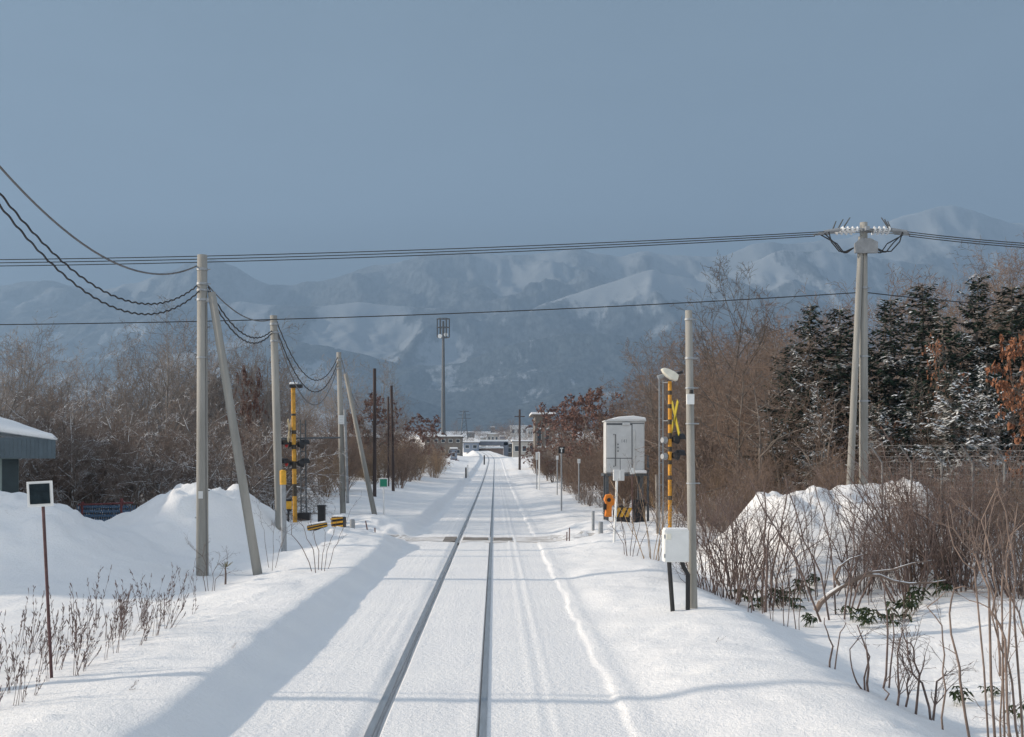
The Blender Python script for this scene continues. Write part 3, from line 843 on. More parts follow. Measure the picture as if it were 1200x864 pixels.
# grey stub pipe with a yellow cap
sp_ = ground_pt(xat(333, 29.5), 29.5)
mp_ = empty('marker_pipe', sp_, 'grey pipe post with a yellow cap in front of the strutless concrete pole', 'post')
tp = at(331.5, 552, 29.5) - sp_
k = MB(); k.cyl((0, 0, -0.4), tp * 0.83, 0.075, 0.075, 14); k.build('pipe', GALV, mp_)
k = MB(); k.cyl(tp * 0.83, tp, 0.088, 0.088, 14); k.cyl(tp, tp + Vector((0, 0, 0.03)), 0.088, 0.05, 14); k.build('cap', YEL, mp_)
sb_ = ground_pt(xat(338, 33), 33)
cbx = empty('control_box', sb_, 'small yellow and black control box on a thin pole beside the yellow-capped pipe', 'control box')
c_ = at(338, 592, 33) - sb_
k = MB(); k.cyl((0, 0, -0.3), c_, 0.03, 0.03, 8); k.build('pole', BLACK, cbx)
k = MB(); k.box(c_, (0.19, 0.14, 0.24)); k.build('box_body', YEL, cbx, bevel=0.01)
k = MB(); k.box(c_ + Vector((0, 0, 0.15)), (0.21, 0.16, 0.06)); k.box(c_ + Vector((0.03, 0, -0.15)), (0.12, 0.12, 0.07)); k.build('box_cap', BLACK, cbx)

# gate machines half buried, striped
def striped_box(name, label, c, size, rot, group=None, tilt=0):
    root = empty(name, c, label, 'barrier box', group, rz=rot)
    k = MB(); n = 5
    w, d, h = size
    k.box((0, 0, h / 2 - 0.15), (w, d, h + 0.3)); k.build('housing', BLACK, root, bevel=0.03)
    k = MB()
    for i in range(3):
        z0 = 0.12 * h + i * h * 0.33
        k.prism([(-w / 2, -d / 2 - 0.012, z0), (w / 2, -d / 2 - 0.012, z0 + 0.14 * h), (w / 2, -d / 2 - 0.012, min(h, z0 + 0.29 * h)), (-w / 2, -d / 2 - 0.012, z0 + 0.15 * h)], (0, 0.008, 0))
    k.build('warning_stripe', YEL, root)
    k = MB(); k.box((0.0, 0, h + 0.03), (w * 0.9, d * 0.9, 0.05)); k.build('snow_cap', SNOW, root, bevel=0.02)
    return root


g_ = at(397, 612, 37.0)
striped_box('gate_machine', 'upright black box with yellow diagonal stripes half buried in snow', Vector((g_.x, 37.0, gz(g_.x, 37.0) - 0.05)), (0.42, 0.35, 0.42), R(-12), 'striped barrier boxes at the crossing')
g_ = at(373, 613, 36.4)
ob = striped_box('gate_machine', 'low tilted striped box sinking into the snow by the ladder mast', Vector((g_.x, 36.4, gz(g_.x, 36.4) - 0.02)), (0.66, 0.32, 0.28), R(8), 'striped barrier boxes at the crossing')
ob.rotation_euler[1] = R(-9)
g_ = ground_pt(xat(377, 37.6), 37.6)
k = MB(); k.box((0, 0, 0.22), (0.24, 0.24, 0.75)); k.box((0, 0, 0.62), (0.28, 0.28, 0.06)); tag(k.build('relay_box', BLACK, bevel=0.015, loc=g_), 'plain black box standing behind the low tilted striped box', 'relay box')
g_ = ground_pt(xat(413, 36.6), 36.6)
k = MB(); k.cyl((0, 0, -0.3), (0, 0, 0.34), 0.085, 0.085, 14); k.cyl((0, 0, 0.34), (0, 0, 0.37), 0.085, 0.04, 14); tag(k.build('bollard', GALV, loc=g_), 'short grey bollard beside the upright striped box', 'bollard', 'short grey bollards at the crossing')

# green sign
g_ = ground_pt(xat(450, 43), 43)
gs = empty('kilometre_sign', g_, 'small green square sign with a pale border on a white post', 'sign')
c_ = at(449.5, 566, 43) - g_
k = MB(); k.cyl((0, 0, -0.3), c_ + Vector((0, 0.03, 0)), 0.03, 0.03, 8); k.build('post', WHITE, gs)
k = MB(); k.box(c_, (0.34, 0.02, 0.36)); k.build('board', WHITE, gs, bevel=0.01)
k = MB(); k.box(c_ + Vector((0, -0.014, 0)), (0.27, 0.01, 0.29)); k.build('sign_face', GREEN, gs)
for (px, Y, lab, lean) in ((432, 36.5, 'short dark stake leaning in the snow beside the crossing, the taller of two', 0.10), (440, 36.0, 'short dark stake in the snow nearest the track bed, the lower of two', 0.02)):
    g_ = ground_pt(xat(px, Y), Y)
    tag(MB().cyl((0, 0, -0.2), (-lean, 0, 0.34 if lean > 0.05 else 0.22), 0.022, 0.02, 8).build('stake', RUST, loc=g_), lab, 'stake', 'dark stakes at the crossing heap')
for (px, Y, h, lab) in ((664, 33.4, 0.28, 'rusty stake in the snow beside the grey bollards, the lower of two'), (667, 33.0, 0.40, 'rusty stake in the snow beside the grey bollards, the taller of two')):
    g_ = ground_pt(xat(px, Y), Y)
    tag(MB().cyl((0, 0, -0.2), (0.01, 0, h), 0.018, 0.016, 8).build('stake', RUST, loc=g_), lab, 'stake', 'rusty stakes near the cabinet')
for (px, Y, h, lab) in ((695, 36.5, 0.62, 'tall grey bollard in the snow in front of the signal cabinet'), (704, 36.0, 0.38, 'short stout grey bollard in front of the signal cabinet')):
    g_ = ground_pt(xat(px, Y), Y)
    r = 0.05 if h > 0.5 else 0.075
    tag(MB().cyl((0, 0, -0.3), (0, 0, h), r, r, 14).cyl((0, 0, h), (0, 0, h + 0.02), r, r * 0.6, 14).build('bollard', GALV, loc=g_), lab, 'bollard', 'short grey bollards at the crossing')

# ------------------------------------------------------------------ right: signal cabinet
YC = 40.5
g_ = ground_pt(xat(733, YC), YC)
cab = empty('signal_cabinet', g_, 'tall grey signal cabinet on steel legs with snow on its roof', 'cabinet')
c0 = at(710, 555, YC) - g_; c1 = at(755.5, 494, YC) - g_
cx = (c0.x + c1.x) / 2; w = c1.x - c0.x; zb = c0.z; h = c1.z - c0.z
k = MB(); k.box((cx, 0.45, zb + h / 2), (w, 0.9, h)); k.build('housing', CABG, cab, bevel=0.012)
k = MB(); k.box((cx, -0.004, zb + h * 0.49), (w * 0.97, 0.012, h * 0.95)); k.build('door_gap', DKGAL, cab)
for (x0, x1, z0, z1) in ((0.02, 0.66, 0.30, 0.93), (0.02, 0.36, 0.02, 0.285), (0.375, 0.66, 0.02, 0.285), (0.685, 0.98, 0.02, 0.95)):
    k = MB(); k.box((c0.x + w * (x0 + x1) / 2, -0.018, zb + h * (z0 + z1) / 2), (w * (x1 - x0), 0.022, h * (z1 - z0))); k.build('door_panel', CABG, cab, bevel=0.006)
hx = c0.x + w * 0.24
k = MB(); k.tube([(hx - 0.07, -0.02, zb + h * 0.75), (hx, -0.08, zb + h * 0.75), (hx, -0.08, zb + h * 0.14), (hx - 0.07, -0.02, zb + h * 0.14)], 0.018, 8); k.build('handle', DKGAL, cab)
k = MB(); k.tube([(c0.x + w * 0.73, -0.03, zb + h * 0.86), (c0.x + w * 0.73, -0.06, zb + h * 0.8), (c0.x + w * 0.73, -0.06, zb + h * 0.1)], 0.02, 8); k.build('conduit', CABG, cab)
for zz in (0.5, 0.56, 0.43):
    k = MB(); k.cyl((c0.x + w * 0.31, -0.015, zb + h * zz), (c0.x + w * 0.31, -0.06, zb + h * zz), 0.028, 0.022, 10); k.build('latch', DKGAL, cab)
k = MB(); k.box((c0.x + w * 0.52, -0.05, zb + h * 0.955), (w * 0.20, 0.08, 0.10)); k.build('vent_hood', CABG, cab, bevel=0.01)
k = MB(); k.prism([(c0.x - 0.05, -0.08, zb + h), (c1.x + 0.05, -0.08, zb + h), (c1.x + 0.05, -0.08, zb + h + 0.05), (cx + 0.25, -0.08, zb + h + 0.13), (cx - 0.3, -0.08, zb + h + 0.10), (c0.x - 0.05, -0.08, zb + h + 0.04)], (0, 1.06, 0)); k.build('roof', CABG, cab, bevel=0.01)
k = MB(); k.prism([(c0.x + 0.05, -0.10, zb + h + 0.065), (c1.x + 0.05, -0.10, zb + h + 0.055), (c1.x + 0.02, -0.10, zb + h + 0.14), (cx + 0.3, -0.10, zb + h + 0.21), (cx - 0.25, -0.10, zb + h + 0.17)], (0, 1.08, 0)); k.build('snow_cap', SNOW, cab, bevel=0.03)
for (x, y) in ((c0.x + 0.05, 0.05), (c1.x - 0.1, 0.05), (c0.x + 0.05, 0.85), (c1.x - 0.1, 0.85)):
    k = MB(); k.box((x, y, zb / 2 - 0.2), (0.11, 0.11, zb + 0.4)); k.build('leg', DKGAL, cab)
k = MB(); k.box((cx, 0.45, zb - 0.05), (w + 0.16, 1.0, 0.09)); k.build('platform', DKGAL, cab)
k = MB(); k.box((c1.x - 0.20, -0.12, zb + 0.06), (0.5, 0.30, 0.10)); k.build('snow_cap', SNOW, cab, bevel=0.03)
k = MB()
for x in (c1.x + 0.10, c1.x + 0.14): k.cyl((x, 0.0, -0.2), (x, 0.0, zb + h * 0.35), 0.025, 0.025, 8)
k.cyl((c1.x + 0.10, 0, zb + h * 0.35), (c1.x + 0.1, 0.9, zb + h * 0.35), 0.025, 0.025, 8); k.build('handrail', DKGAL, cab)
# faded lettering on its door: small strokes
cu = bpy.data.curves.new('lettering', 'FONT'); cu.body = '141'; cu.size = 0.17; cu.extrude = 0.002; cu.align_x = 'CENTER'; cu.align_y = 'CENTER'
to = bpy.data.objects.new('tmp_text', cu); COL.objects.link(to)
dg = bpy.context.evaluated_depsgraph_get(); me = bpy.data.meshes.new_from_object(to.evaluated_get(dg)); bpy.data.objects.remove(to)
me.materials.append(mat('faded_lettering', (0.22, 0.24, 0.26), 0.6)) if not me.materials else None
me.materials.clear(); me.materials.append(MATS.get('faded_lettering') or mat('faded_lettering', (0.22, 0.24, 0.26), 0.6))
lt = link('lettering', me, cab, (c0.x + w * 0.47, -0.0315, zb + h * 0.62)); lt.rotation_euler = (R(90), 0, 0)

# gate machine in front of/below the cabinet: orange and striped
g2 = ground_pt(xat(722, 38.5), 38.5)
gm = empty('barrier_machine', g2, 'orange and yellow-black crossing barrier machine below the grey cabinet', 'barrier machine')
def gp(px, py): return at(px, py, 38.5) - g2
k = MB(); k.prism([gp(709, 606) , gp(717, 606), gp(717, 594), gp(721, 590), gp(721, 582), gp(716, 579), gp(710, 580), gp(708, 586), gp(711, 592)], (0, 0.30, 0)); k.build('counterweight', ORG, gm, bevel=0.02)
k = MB(); k.cyl(gp(713.5, 586) + Vector((0, -0.03, 0)), gp(713.5, 586) + Vector((0, 0.02, 0)), 0.07, 0.07, 14); k.build('pivot_cap', BLACK, gm)
k = MB(); k.box(gp(709, 594) + Vector((0.0, 0.1, 0)), (0.10, 0.26, 0.20)); k.build('bracket', BLACK, gm)
k = MB(); k.box(gp(719.5, 583) + Vector((0.02, -0.03, 0)), (0.10, 0.05, 0.06)); k.build('latch', DKGAL, gm)
k = MB(); k.cyl(gp(728, 602) + Vector((0, -0.02, 0)), gp(728, 602) + Vector((0, 0.32, 0)), 0.26, 0.26, 20, BLACK); k.build('drum', None, gm)
k = MB()
for i in range(3):
    a = gp(719 + i * 6.5, 606); b2 = gp(723 + i * 6.5, 606); c2 = gp(728 + i * 6.5, 595); d2 = gp(724 + i * 6.5, 595)
    k.prism([a + Vector((0, -.05, 0)), b2 + Vector((0, -.05, 0)), c2 + Vector((0, -.05, 0)), d2 + Vector((0, -.05, 0))], (0, 0.02, 0))
k.build('warning_stripe', YEL, gm)
k = MB(); k.box((gp(729, 604).x, 0.14, gp(0, 604).z - 0.2), (0.55, 0.34, 0.5)); k.build('base', BLACK, gm)
g3 = ground_pt(xat(748, 38.6), 38.6)
k = MB()
c_ = at(749, 596, 38.6) - g3
k.box(c_ - Vector((0, 0, 0.15)), (0.42, 0.10, 0.92))
for i in range(6): k.box(c_ + Vector((0, -0.06, 0.22 - i * 0.10)), (0.40, 0.03, 0.03))
tag(k.build('louvred_panel', BLACK, bevel=0.008, loc=g3), 'black louvred panel standing next to the orange barrier machine', 'panel')
# white box on white post in front of the cabinet
g4 = ground_pt(xat(719, 30.5), 30.5)
wp = empty('white_post_box', g4, 'small pale box on a thin white post in front of the grey cabinet', 'post box')
c_ = at(727 - 2, 557, 30.5) - g4
k = MB(); k.tube([Vector((0, 0, -0.3)), at(722, 590, 30.5) - g4, at(723, 556, 30.5) - g4], 0.036, 10); k.build('post', WHITE, wp)
k = MB(); k.box(c_, (0.30, 0.16, 0.30)); k.build('box_body', CABG, wp, bevel=0.012)
k = MB(); k.box(c_ + Vector((0.02, -0.09, 0)), (0.04, 0.02, 0.24)); k.build('strap', WHITE, wp)
g4 = ground_pt(xat(741, 37.8), 37.8)
ts = empty('tag_sign', g4, 'little white plate on a thin dark stick below the cabinet platform', 'sign')
c_ = at(741, 552, 37.8) - g4
k = MB(); k.cyl((0, 0.03, -0.2), c_ + Vector((0, 0.03, 0)), 0.018, 0.018, 6); k.build('post', RUST, ts)
k = MB(); k.box(c_, (0.14, 0.02, 0.22)); k.build('board', WHITE, ts)

# right crossing signal
YS = 34.0
g5 = ground_pt(xat(785, YS), YS)
csr = empty('crossing_signal', g5, 'orange and black crossing signal post with a cream hood and yellow crossbuck', 'crossing signal')
tp = at(785, 447, YS) - g5
SORG = mat('signal_orange_yellow', (0.58, 0.27, 0.025), 0.6, 0.25, 9); pr = []; t = 0.0
for (b_, m_) in ((0.30, SORG), (0.325, WBLK), (0.42, SORG), (0.445, WBLK), (0.51, SORG), (0.535, WBLK), (0.585, SORG), (0.615, WBLK), (0.66, SORG), (0.695, WBLK), (0.745, SORG), (0.775, WBLK), (0.84, SORG), (0.865, WBLK), (0.92, SORG), (0.945, WBLK), (1.0, SORG)):
    pr.append((t, b_, m_)); t = b_
stripes(csr, (0, 0, -0.5), tp, 0.058, pr)
def hp(px, py, dy=0.0): return at(px, py, YS) - g5 + Vector((0, dy, 0))
ring = []
k = MB()
prof = [(774.5, 432.5), (778, 431.5), (784, 433), (790, 436), (795, 440), (793, 447), (786, 445), (781, 441.5), (777, 437)]
k.prism([hp(a, b_, -0.16) for a, b_ in prof], (0, 0.32, 0)); k.build('bell_hood', CREAM, csr, bevel=0.03)
k = MB(); k.cyl(hp(778, 440), hp(771, 443), 0.05, 0.09, 10); k.build('horn', GALV, csr)
k = MB(); k.cyl(hp(793, 438), hp(800, 436), 0.03, 0.05, 8); k.build('sensor', BLACK, csr)
for s in (-1, 1):
    c_ = hp(790, 490)
    k = MB(); k.box(c_ + Vector((0.02 + 0.02 * s, -0.03, 0)), (0.025, 1.22, 0.15), rot=Matrix.Rotation(R(10), 3, 'Z') @ Matrix.Rotation(R(57 * s), 3, 'X'))
    o_ = k.build('crossbuck_arm', YEL2, csr, bevel=0.006)
for py in (515, 534):
    lamp_unit(csr, hp(792, py), (0.9, 0.4, 0)); k = MB(); c_ = hp(779.5, py + 1); k.cyl(c_ + Vector((-0.10, -0.05, 0)), c_ + Vector((0.02, 0.02, 0)), 0.085, 0.11, 14); k.build('lamp_back', GALV, csr)
    k = MB(); k.cyl(hp(780, py), hp(791, py), 0.025, 0.025, 8); k.build('lamp_bracket', BLACK, csr)
g6 = ground_pt(xat(774, 34.6), 34.6)
lm = empty('ladder_mast', g6, 'grey steel ladder mast standing beside the orange crossing signal', 'mast')
tz = at(775, 446, 34.6) - g6
for dx, tt in ((-0.055, tz.z), (0.055, tz.z)):
    k = MB(); k.box((dx + 0.02, 0, tt / 2 - 0.2), (0.045, 0.05, tt + 0.4)); k.build('rail_tube', GALV, lm)
for i in range(14):
    k = MB(); k.cyl((-0.055, 0, tz.z * (i + 0.6) / 14), (0.075, 0, tz.z * (i + 0.6) / 14), 0.012, 0.012, 6); k.build('rung', GALV, lm)
for zz in (0.985, 0.74, 0.52):
    k = MB(); k.cyl((0.06, 0, tz.z * zz), (0.30, -0.5, tz.z * zz), 0.015, 0.015, 6); k.build('stay', GALV, lm)
g7 = ground_pt(xat(771, 36), 36)
tag(MB().cyl((0, 0, -0.3), (-0.05, 0, 1.9), 0.05, 0.045, 8).build('wooden_post', mat('grey_wood', (0.22, 0.20, 0.18), 0.9, 0.3, 5), loc=g7), 'pale grey wooden post among dry stems behind the ladder mast', 'post')

# signs down the line
def small_sign(px, Y, ptop, w, h, face, label, post=True, kind='distance_sign', frame=None):
    g = ground_pt(xat(px, Y), Y)
    r = empty(kind, g, label, 'sign', 'small signs down the line')
    c = at(px, ptop, Y) - g
    k = MB(); k.cyl((0, 0.03, -0.3), c + Vector((0, 0.03, 0)), 0.035, 0.035, 8); k.build('post', GALV, r)
    k = MB(); k.box(c, (w, 0.03, h)); k.build('board', face, r, bevel=0.008)
    if frame:
        k = MB(); k.box(c + Vector((0, -0.02, -0.02)), (0.05, 0.012, h * 0.6)); k.box(c + Vector((0, -0.02, h * 0.25)), (w * 0.5, 0.012, 0.05)); k.build('sign_mark', frame, r)


small_sign(658, 50, 527.5, 0.28, 0.30, BLACK, 'black sign with a white mark on a tall grey post', frame=WHITE)
small_sign(678.5, 56, 540.5, 0.15, 0.22, WHITE, 'white plate in the brush between the black sign and the cabinet')
small_sign(653, 70, 536.5, 0.16, 0.25, WHITE, 'white plate low in the brush just past the black sign')
small_sign(629, 80, 534.5, 0.16, 0.55, WHITE, 'narrow upright white board in the brush far down the line')
g = ground_pt(xat(632, 78), 78)
k = MB(); k.cyl((0, 0, -0.3), at(632, 530, 78) - g, 0.05, 0.05, 8); k.cyl(at(632, 530, 78) - g, at(630, 530.3, 78) - g, 0.035, 0.035, 6); tag(k.build('marker_post', WHITE, loc=g), 'pale hooked post beside the narrow upright white board', 'post')
for (px, Y, top, lab) in ((548.0, 118, 545, 'pale low marker post where the brush ends'), (567.5, 190, 533.5, 'dark low marker post beside the far bend of the track'), (546, 112, 548, 'dark low marker post next to the pale one')):
    g = ground_pt(xat(px, Y), Y)
    tag(MB().box((0, 0, (at(px, top, Y).z - g.z) / 2), (0.16 if Y < 150 else 0.24, 0.15, max(0.5, at(px, top, Y).z - g.z))).build('marker_post', (WHITE if 'pale' in lab[:5] else BLACK), loc=g, bevel=0.03), lab, 'post', 'low posts far down the line')

# far wooden pole and tower
g = ground_pt(xat(609, 150), 150)
tag(MB().cyl((0, 0, -0.5), (0, 0, at(0, 480, 150).z - g.z), 0.17, 0.13, 10).cyl((-0.7, 0, 7.2), (0.7, 0, 7.2), 0.06, 0.06, 6).build('utility_pole', WOOD, loc=g), 'dark utility pole at the edge of the far brush by the bend', 'pole')
# cell tower
YT = 285.0
g = Vector((xat(519.5, YT), YT, 2.3))
ct = empty('cell_tower', g, 'tall thin mobile phone mast rising above the trees', 'phone mast')
H = at(0, 372, YT).z - g.z
k = MB(); k.cyl((0, 0, -1), (0, 0, H * 0.5), 0.65, 0.48, 14); k.cyl((0, 0, H * 0.5), (0, 0, H - 1), 0.48, 0.26, 14); k.build('shaft', DKGAL, ct)
for zz in (H - 0.4, H - 2.6, H - 5.2):
    k = MB()
    pts = [(1.55 * math.cos(R(a)), 1.55 * math.sin(R(a)), zz) for a in range(0, 361, 30)]
    k.tube(pts, 0.08, 6)
    for a in (0, 90, 180, 270): k.cyl((0, 0, zz), (1.55 * math.cos(R(a)), 1.55 * math.sin(R(a)), zz), 0.06, 0.06, 6)
    k.build('platform_ring', DKGAL, ct)
for a in range(0, 360, 60):
    k = MB(); k.box((1.55 * math.cos(R(a)), 1.55 * math.sin(R(a)), H - 2.7), (0.28, 0.28, 4.8)); k.build('antenna', DKGAL, ct)
k = MB(); k.cyl((-0.8, -1.0, H - 5.0), (-0.8, -1.5, H - 5.0), 0.5, 0.55, 14); k.cyl((0.7, -1.0, H - 4.6), (0.7, -1.4, H - 4.6), 0.45, 0.5, 14); k.build('dish', WHITE, ct)
# lattice pylon far off
YP = 900.0
g = Vector((xat(544, YP), YP, 18))
Hh = at(0, 481, YP).z - g.z
k = MB()
for sx in (-1, 1):
    for sy in (-1, 1): k.cyl((sx * 3.2, sy * 3.2, -2), (sx * 0.6, sy * 0.6, Hh), 0.35, 0.25, 5)
for i in range(6):
    z0 = Hh * i / 6; z1 = Hh * (i + 1) / 6; a0 = 3.2 - 2.6 * i / 6; a1 = 3.2 - 2.6 * (i + 1) / 6
    for sy in (-1, 1):
        k.cyl((-a0, sy * a0, z0), (a1, sy * a1, z1), 0.15, 0.15, 4); k.cyl((a0, sy * a0, z0), (-a1, sy * a1, z1), 0.15, 0.15, 4)
pt_ = empty('lattice_pylon', g, 'distant grey lattice pylon beside the phone mast', 'pylon')
k.build('tower_frame', DKGAL, pt_)
for zz, ww in ((Hh * 0.72, 5.5), (Hh * 0.84, 4.6), (Hh * 0.96, 3.8)):
    MB().box((0, 0, zz), (2 * ww, 0.6, 0.5)).build('crossarm', DKGAL, pt_)

# ------------------------------------------------------------------ far buildings and bridge
BRICK = mat('brown_brick', (0.27, 0.19, 0.15), 0.85, 0.15, 1.5); WALLG = mat('pale_render', (0.46, 0.44, 0.40), 0.8, 0.1, 1.0)
WALLB = mat('blue_grey_cladding', (0.22, 0.26, 0.33), 0.7, 0.1, 1.0); STEELB = mat('bridge_grey_paint', (0.16, 0.17, 0.20), 0.6, 0.15, 1.0)
WALLD = mat('weathered_timber', (0.16, 0.14, 0.12), 0.8, 0.25, 1.0)


def building(name, label, cat, px0, px1, py_top, Y, depth, wall, zfloor=None, wins=0, rows=1, roof_t=0.35, over=0.35, gable=False, group=None):
    x0, x1 = xat(px0, Y), xat(px1, Y); zt = CAMZ + (VY - py_top) * Y / F
    xc = (x0 + x1) / 2; zf = gz(xc, Y) - 0.4 if zfloor is None else zfloor
    r = empty(name, (xc, Y, zf), label, cat, group)
    w = x1 - x0; h = zt - zf
    MB().box((0, depth / 2, h / 2), (w, depth, h)).build('wall', wall, r)
    if gable:
        k = MB(); k.prism([(-w / 2 - over, -over, h), (w / 2 + over, -over, h), (w / 2 + over, -over, h + 0.15), (0, -over, h + w * 0.22), (-w / 2 - over, -over, h + 0.15)], (0, depth + 2 * over, 0)); k.build('roof', SNOW, r)
    else:
        MB().box((0, depth / 2, h + 0.06), (w + 2 * over, depth + 2 * over, 0.12)).build('roof', WALLD, r)
        MB().box((0, depth / 2, h + 0.12 + roof_t / 2), (w + 2 * over - 0.1, depth + 2 * over - 0.1, roof_t)).build('roof_snow', SNOW, r, bevel=0.08)
    for j in range(rows):
        for i in range(wins):
            xx = -w / 2 + w * (i + 0.5) / wins; zz = h * (0.30 + 0.52 * j) if rows > 1 else h * 0.6
            f = MB().box((xx, -0.02, zz), (w / wins * 0.55, 0.08, h / rows * 0.36)).build('window', WHITE, r)
            MB().box((xx, -0.07, zz), (w / wins * 0.48, 0.04, h / rows * 0.30)).build('pane', GLASS, f)
    return r


building('station_building', 'long low building with a flat snowy roof beside the brush', 'building', 498, 541, 512.5, 240, 9, WALLD, wins=5, rows=2)
building('warehouse', 'blue-grey warehouse next to the bridge with snow on its roof', 'building', 543, 561, 519, 330, 12, WALLB, wins=2)
building('house', 'small house behind the bend with a bright snowy roof', 'house', 593, 601, 521, 345, 8, WALLD, wins=1)
building('house', 'pale house half hidden in the brush by the dark utility pole', 'house', 601, 628, 518, 260, 9, WALLG, wins=3)
building('house', 'house among the trees whose snowy roof juts above the brush', 'house', 627, 646, 487, 150, 7, WALLD, wins=2, over=0.6, roof_t=0.3)
building('house', 'pale house showing through the bare trees behind the striped crossing post', 'house', 309, 352, 520, 78, 6, mat('pale_grey_siding', (0.42, 0.43, 0.43), 0.7, 0.08, 1.0), wins=2, over=0.4, roof_t=0.3)
building('shed', 'low shed with a long snowy roof behind the bare trees and concrete poles', 'shed', 372, 432, 514, 98, 6, WALLD, wins=3, over=0.4, roof_t=0.3)
building('shed', 'little grey shed in front of the long low building', 'shed', 528, 535, 527, 200, 3, WALLB, wins=1, over=0.2, roof_t=0.3)
rr = random.Random(4)
TG_ = 'distant town buildings on the slope'
for i, (px0, px1, py, Y, wm, lab) in enumerate((
        (563, 569, 513.5, 620, WALLG, 'pale block just above the bridge deck, beside a wider one'), (571, 584, 509, 700, WALLG, 'wide pale block with a snowy roof above the bridge'),
        (586, 592, 512, 640, WALLB, 'narrow blue-grey block above the end of the bridge'), (598, 618, 500, 1000, WHITE, 'large hall with a white roof high on the town slope'),
        (619, 624, 503, 980, WALLG, 'small pale house beside the large white-roofed hall'), (548, 556, 507, 1050, WALLD, 'brown house far up the slope beside the lattice pylon'),
        (575, 580, 501, 1150, WALLD, 'small dark house high above the wide pale block'))):
    building('town_building', lab, 'building', px0, px1, py, Y, 10, wm, wins=(3 if px1 - px0 > 10 else 2), roof_t=0.8, group=TG_)

# road bridge across the line
br = empty('road_bridge', (0, 338, 2.4), 'road bridge with a grey girder, brick abutment and snowy parapet', 'bridge')
o = br.location
x0, x1 = xat(560, 338), xat(595, 338); z0, z1 = at(0, 522, 338).z, at(0, 517.5, 338).z
MB().box(Vector(((x0 + x1) / 2, 341, (z0 + z1) / 2)) - o, (x1 - x0, 7, z1 - z0)).build('girder', STEELB, br)
MB().box(Vector(((x0 + x1) / 2, 341, z1 + 0.25)) - o, (x1 - x0 + 0.6, 7.2, 0.5)).build('parapet_snow', SNOW, br, bevel=0.1)
ax0, ax1 = xat(568.5, 338), xat(590, 338)
MB().prism([Vector((ax0 - 3.2, 337.6, 6.0)) - o, Vector((ax0, 337.6, 2.0)) - o, Vector((ax1, 337.6, 2.0)) - o, Vector((ax1, 337.6, z0 - 0.9)) - o, Vector((ax0 - 3.2, 337.6, z0 - 1.0)) - o], (0, 6, 0)).build('abutment', BRICK, br)
MB().box(Vector(((ax0 + ax1) / 2 - 1.8, 337.2, z0 - 0.65)) - o, (ax1 - ax0 + 3.4, 1.2, 0.5)).build('ledge_snow', SNOW, br, bevel=0.1)
MB().box(Vector((ax1 + 0.8, 340, 4.8)) - o, (1.4, 5, 5.2)).build('pier', STEELB, br)

# ------------------------------------------------------------------ vegetation generators
def seg_mesh(name, segs, n, m):
    """segs: list of (p0, p1, r0, r1) -> one mesh of open n-sided tubes"""
    A = np.array([s[0] for s in segs], float); B = np.array([s[1] for s in segs], float)
    r0 = np.array([s[2] for s in segs]); r1 = np.array([s[3] for s in segs])
    D = B - A; Ln = np.linalg.norm(D, axis=1, keepdims=True); D = D / np.maximum(Ln, 1e-9)
    ref = np.where(np.abs(D[:, 2:3]) < 0.9, np.array([[0, 0, 1.0]]), np.array([[1.0, 0, 0]]))
    U = np.cross(D, ref); U /= np.linalg.norm(U, axis=1, keepdims=True); W = np.cross(D, U)
    k = len(segs); V = np.zeros((k, 2 * n, 3))
    for j in range(n):
        t = 2 * math.pi * j / n
        d = U * math.cos(t) + W * math.sin(t)
        V[:, j] = A + d * r0[:, None]; V[:, n + j] = B + d * r1[:, None]
    base = (np.arange(k) * 2 * n)[:, None]
    Q = []
    for j in range(n):
        Q.append(np.stack([base[:, 0] + j, base[:, 0] + (j + 1) % n, base[:, 0] + n + (j + 1) % n, base[:, 0] + n + j], 1))
    return fast_mesh(name, V.reshape(-1, 3), np.concatenate(Q), m)


def rand_perp(d, rng):
    a = d.orthogonal().normalized(); b = d.cross(a); t = rng.uniform(0, 2 * math.pi)
    return a * math.cos(t) + b * math.sin(t)


def branch(out, p, d, length, r, lev, P, rng):
    n = P['segs'][lev]
    step = length / n
    kids = P['kids'][lev] if lev < len(P['kids']) else 0
    pts = [(p.copy(), r)]
    for i in range(n):
        d = (d + Vector((rng.gauss(0, 1), rng.gauss(0, 1), rng.gauss(0, 1))) * P['wander'][lev] + Vector((0, 0, P['up'][lev]))).normalized()
        p1 = p + d * step; r1 = r * (1 - (i + 1) / n * (1 - P['taper'][lev]))
        r0 = r * (1 - i / n * (1 - P['taper'][lev]))
        out.append((tuple(p), tuple(p1), r0, r1, lev))
        p = p1; pts.append((p.copy(), r1))
    for c in range(kids):
        t = P['start'][lev] + (1 - P['start'][lev]) * (c + rng.random()) / kids
        x = t * n; i = min(int(x), n - 1); fr = x - i
        q = pts[i][0].lerp(pts[i + 1][0], fr); rq = pts[i][1] * (1 - fr) + pts[i + 1][1] * fr
        dd = (pts[i + 1][0] - pts[i][0]).normalized()
        ang = R(P['ang'][lev] + rng.uniform(-14, 14))
        nd = (dd * math.cos(ang) + rand_perp(dd, rng) * math.sin(ang)).normalized()
        ll = length * P['ratio'][lev] * (1.15 - P['short'] * t) * rng.uniform(0.7, 1.2)
        branch(out, q, nd, ll, max(rq * 0.62, P['rmin']), lev + 1, P, rng)


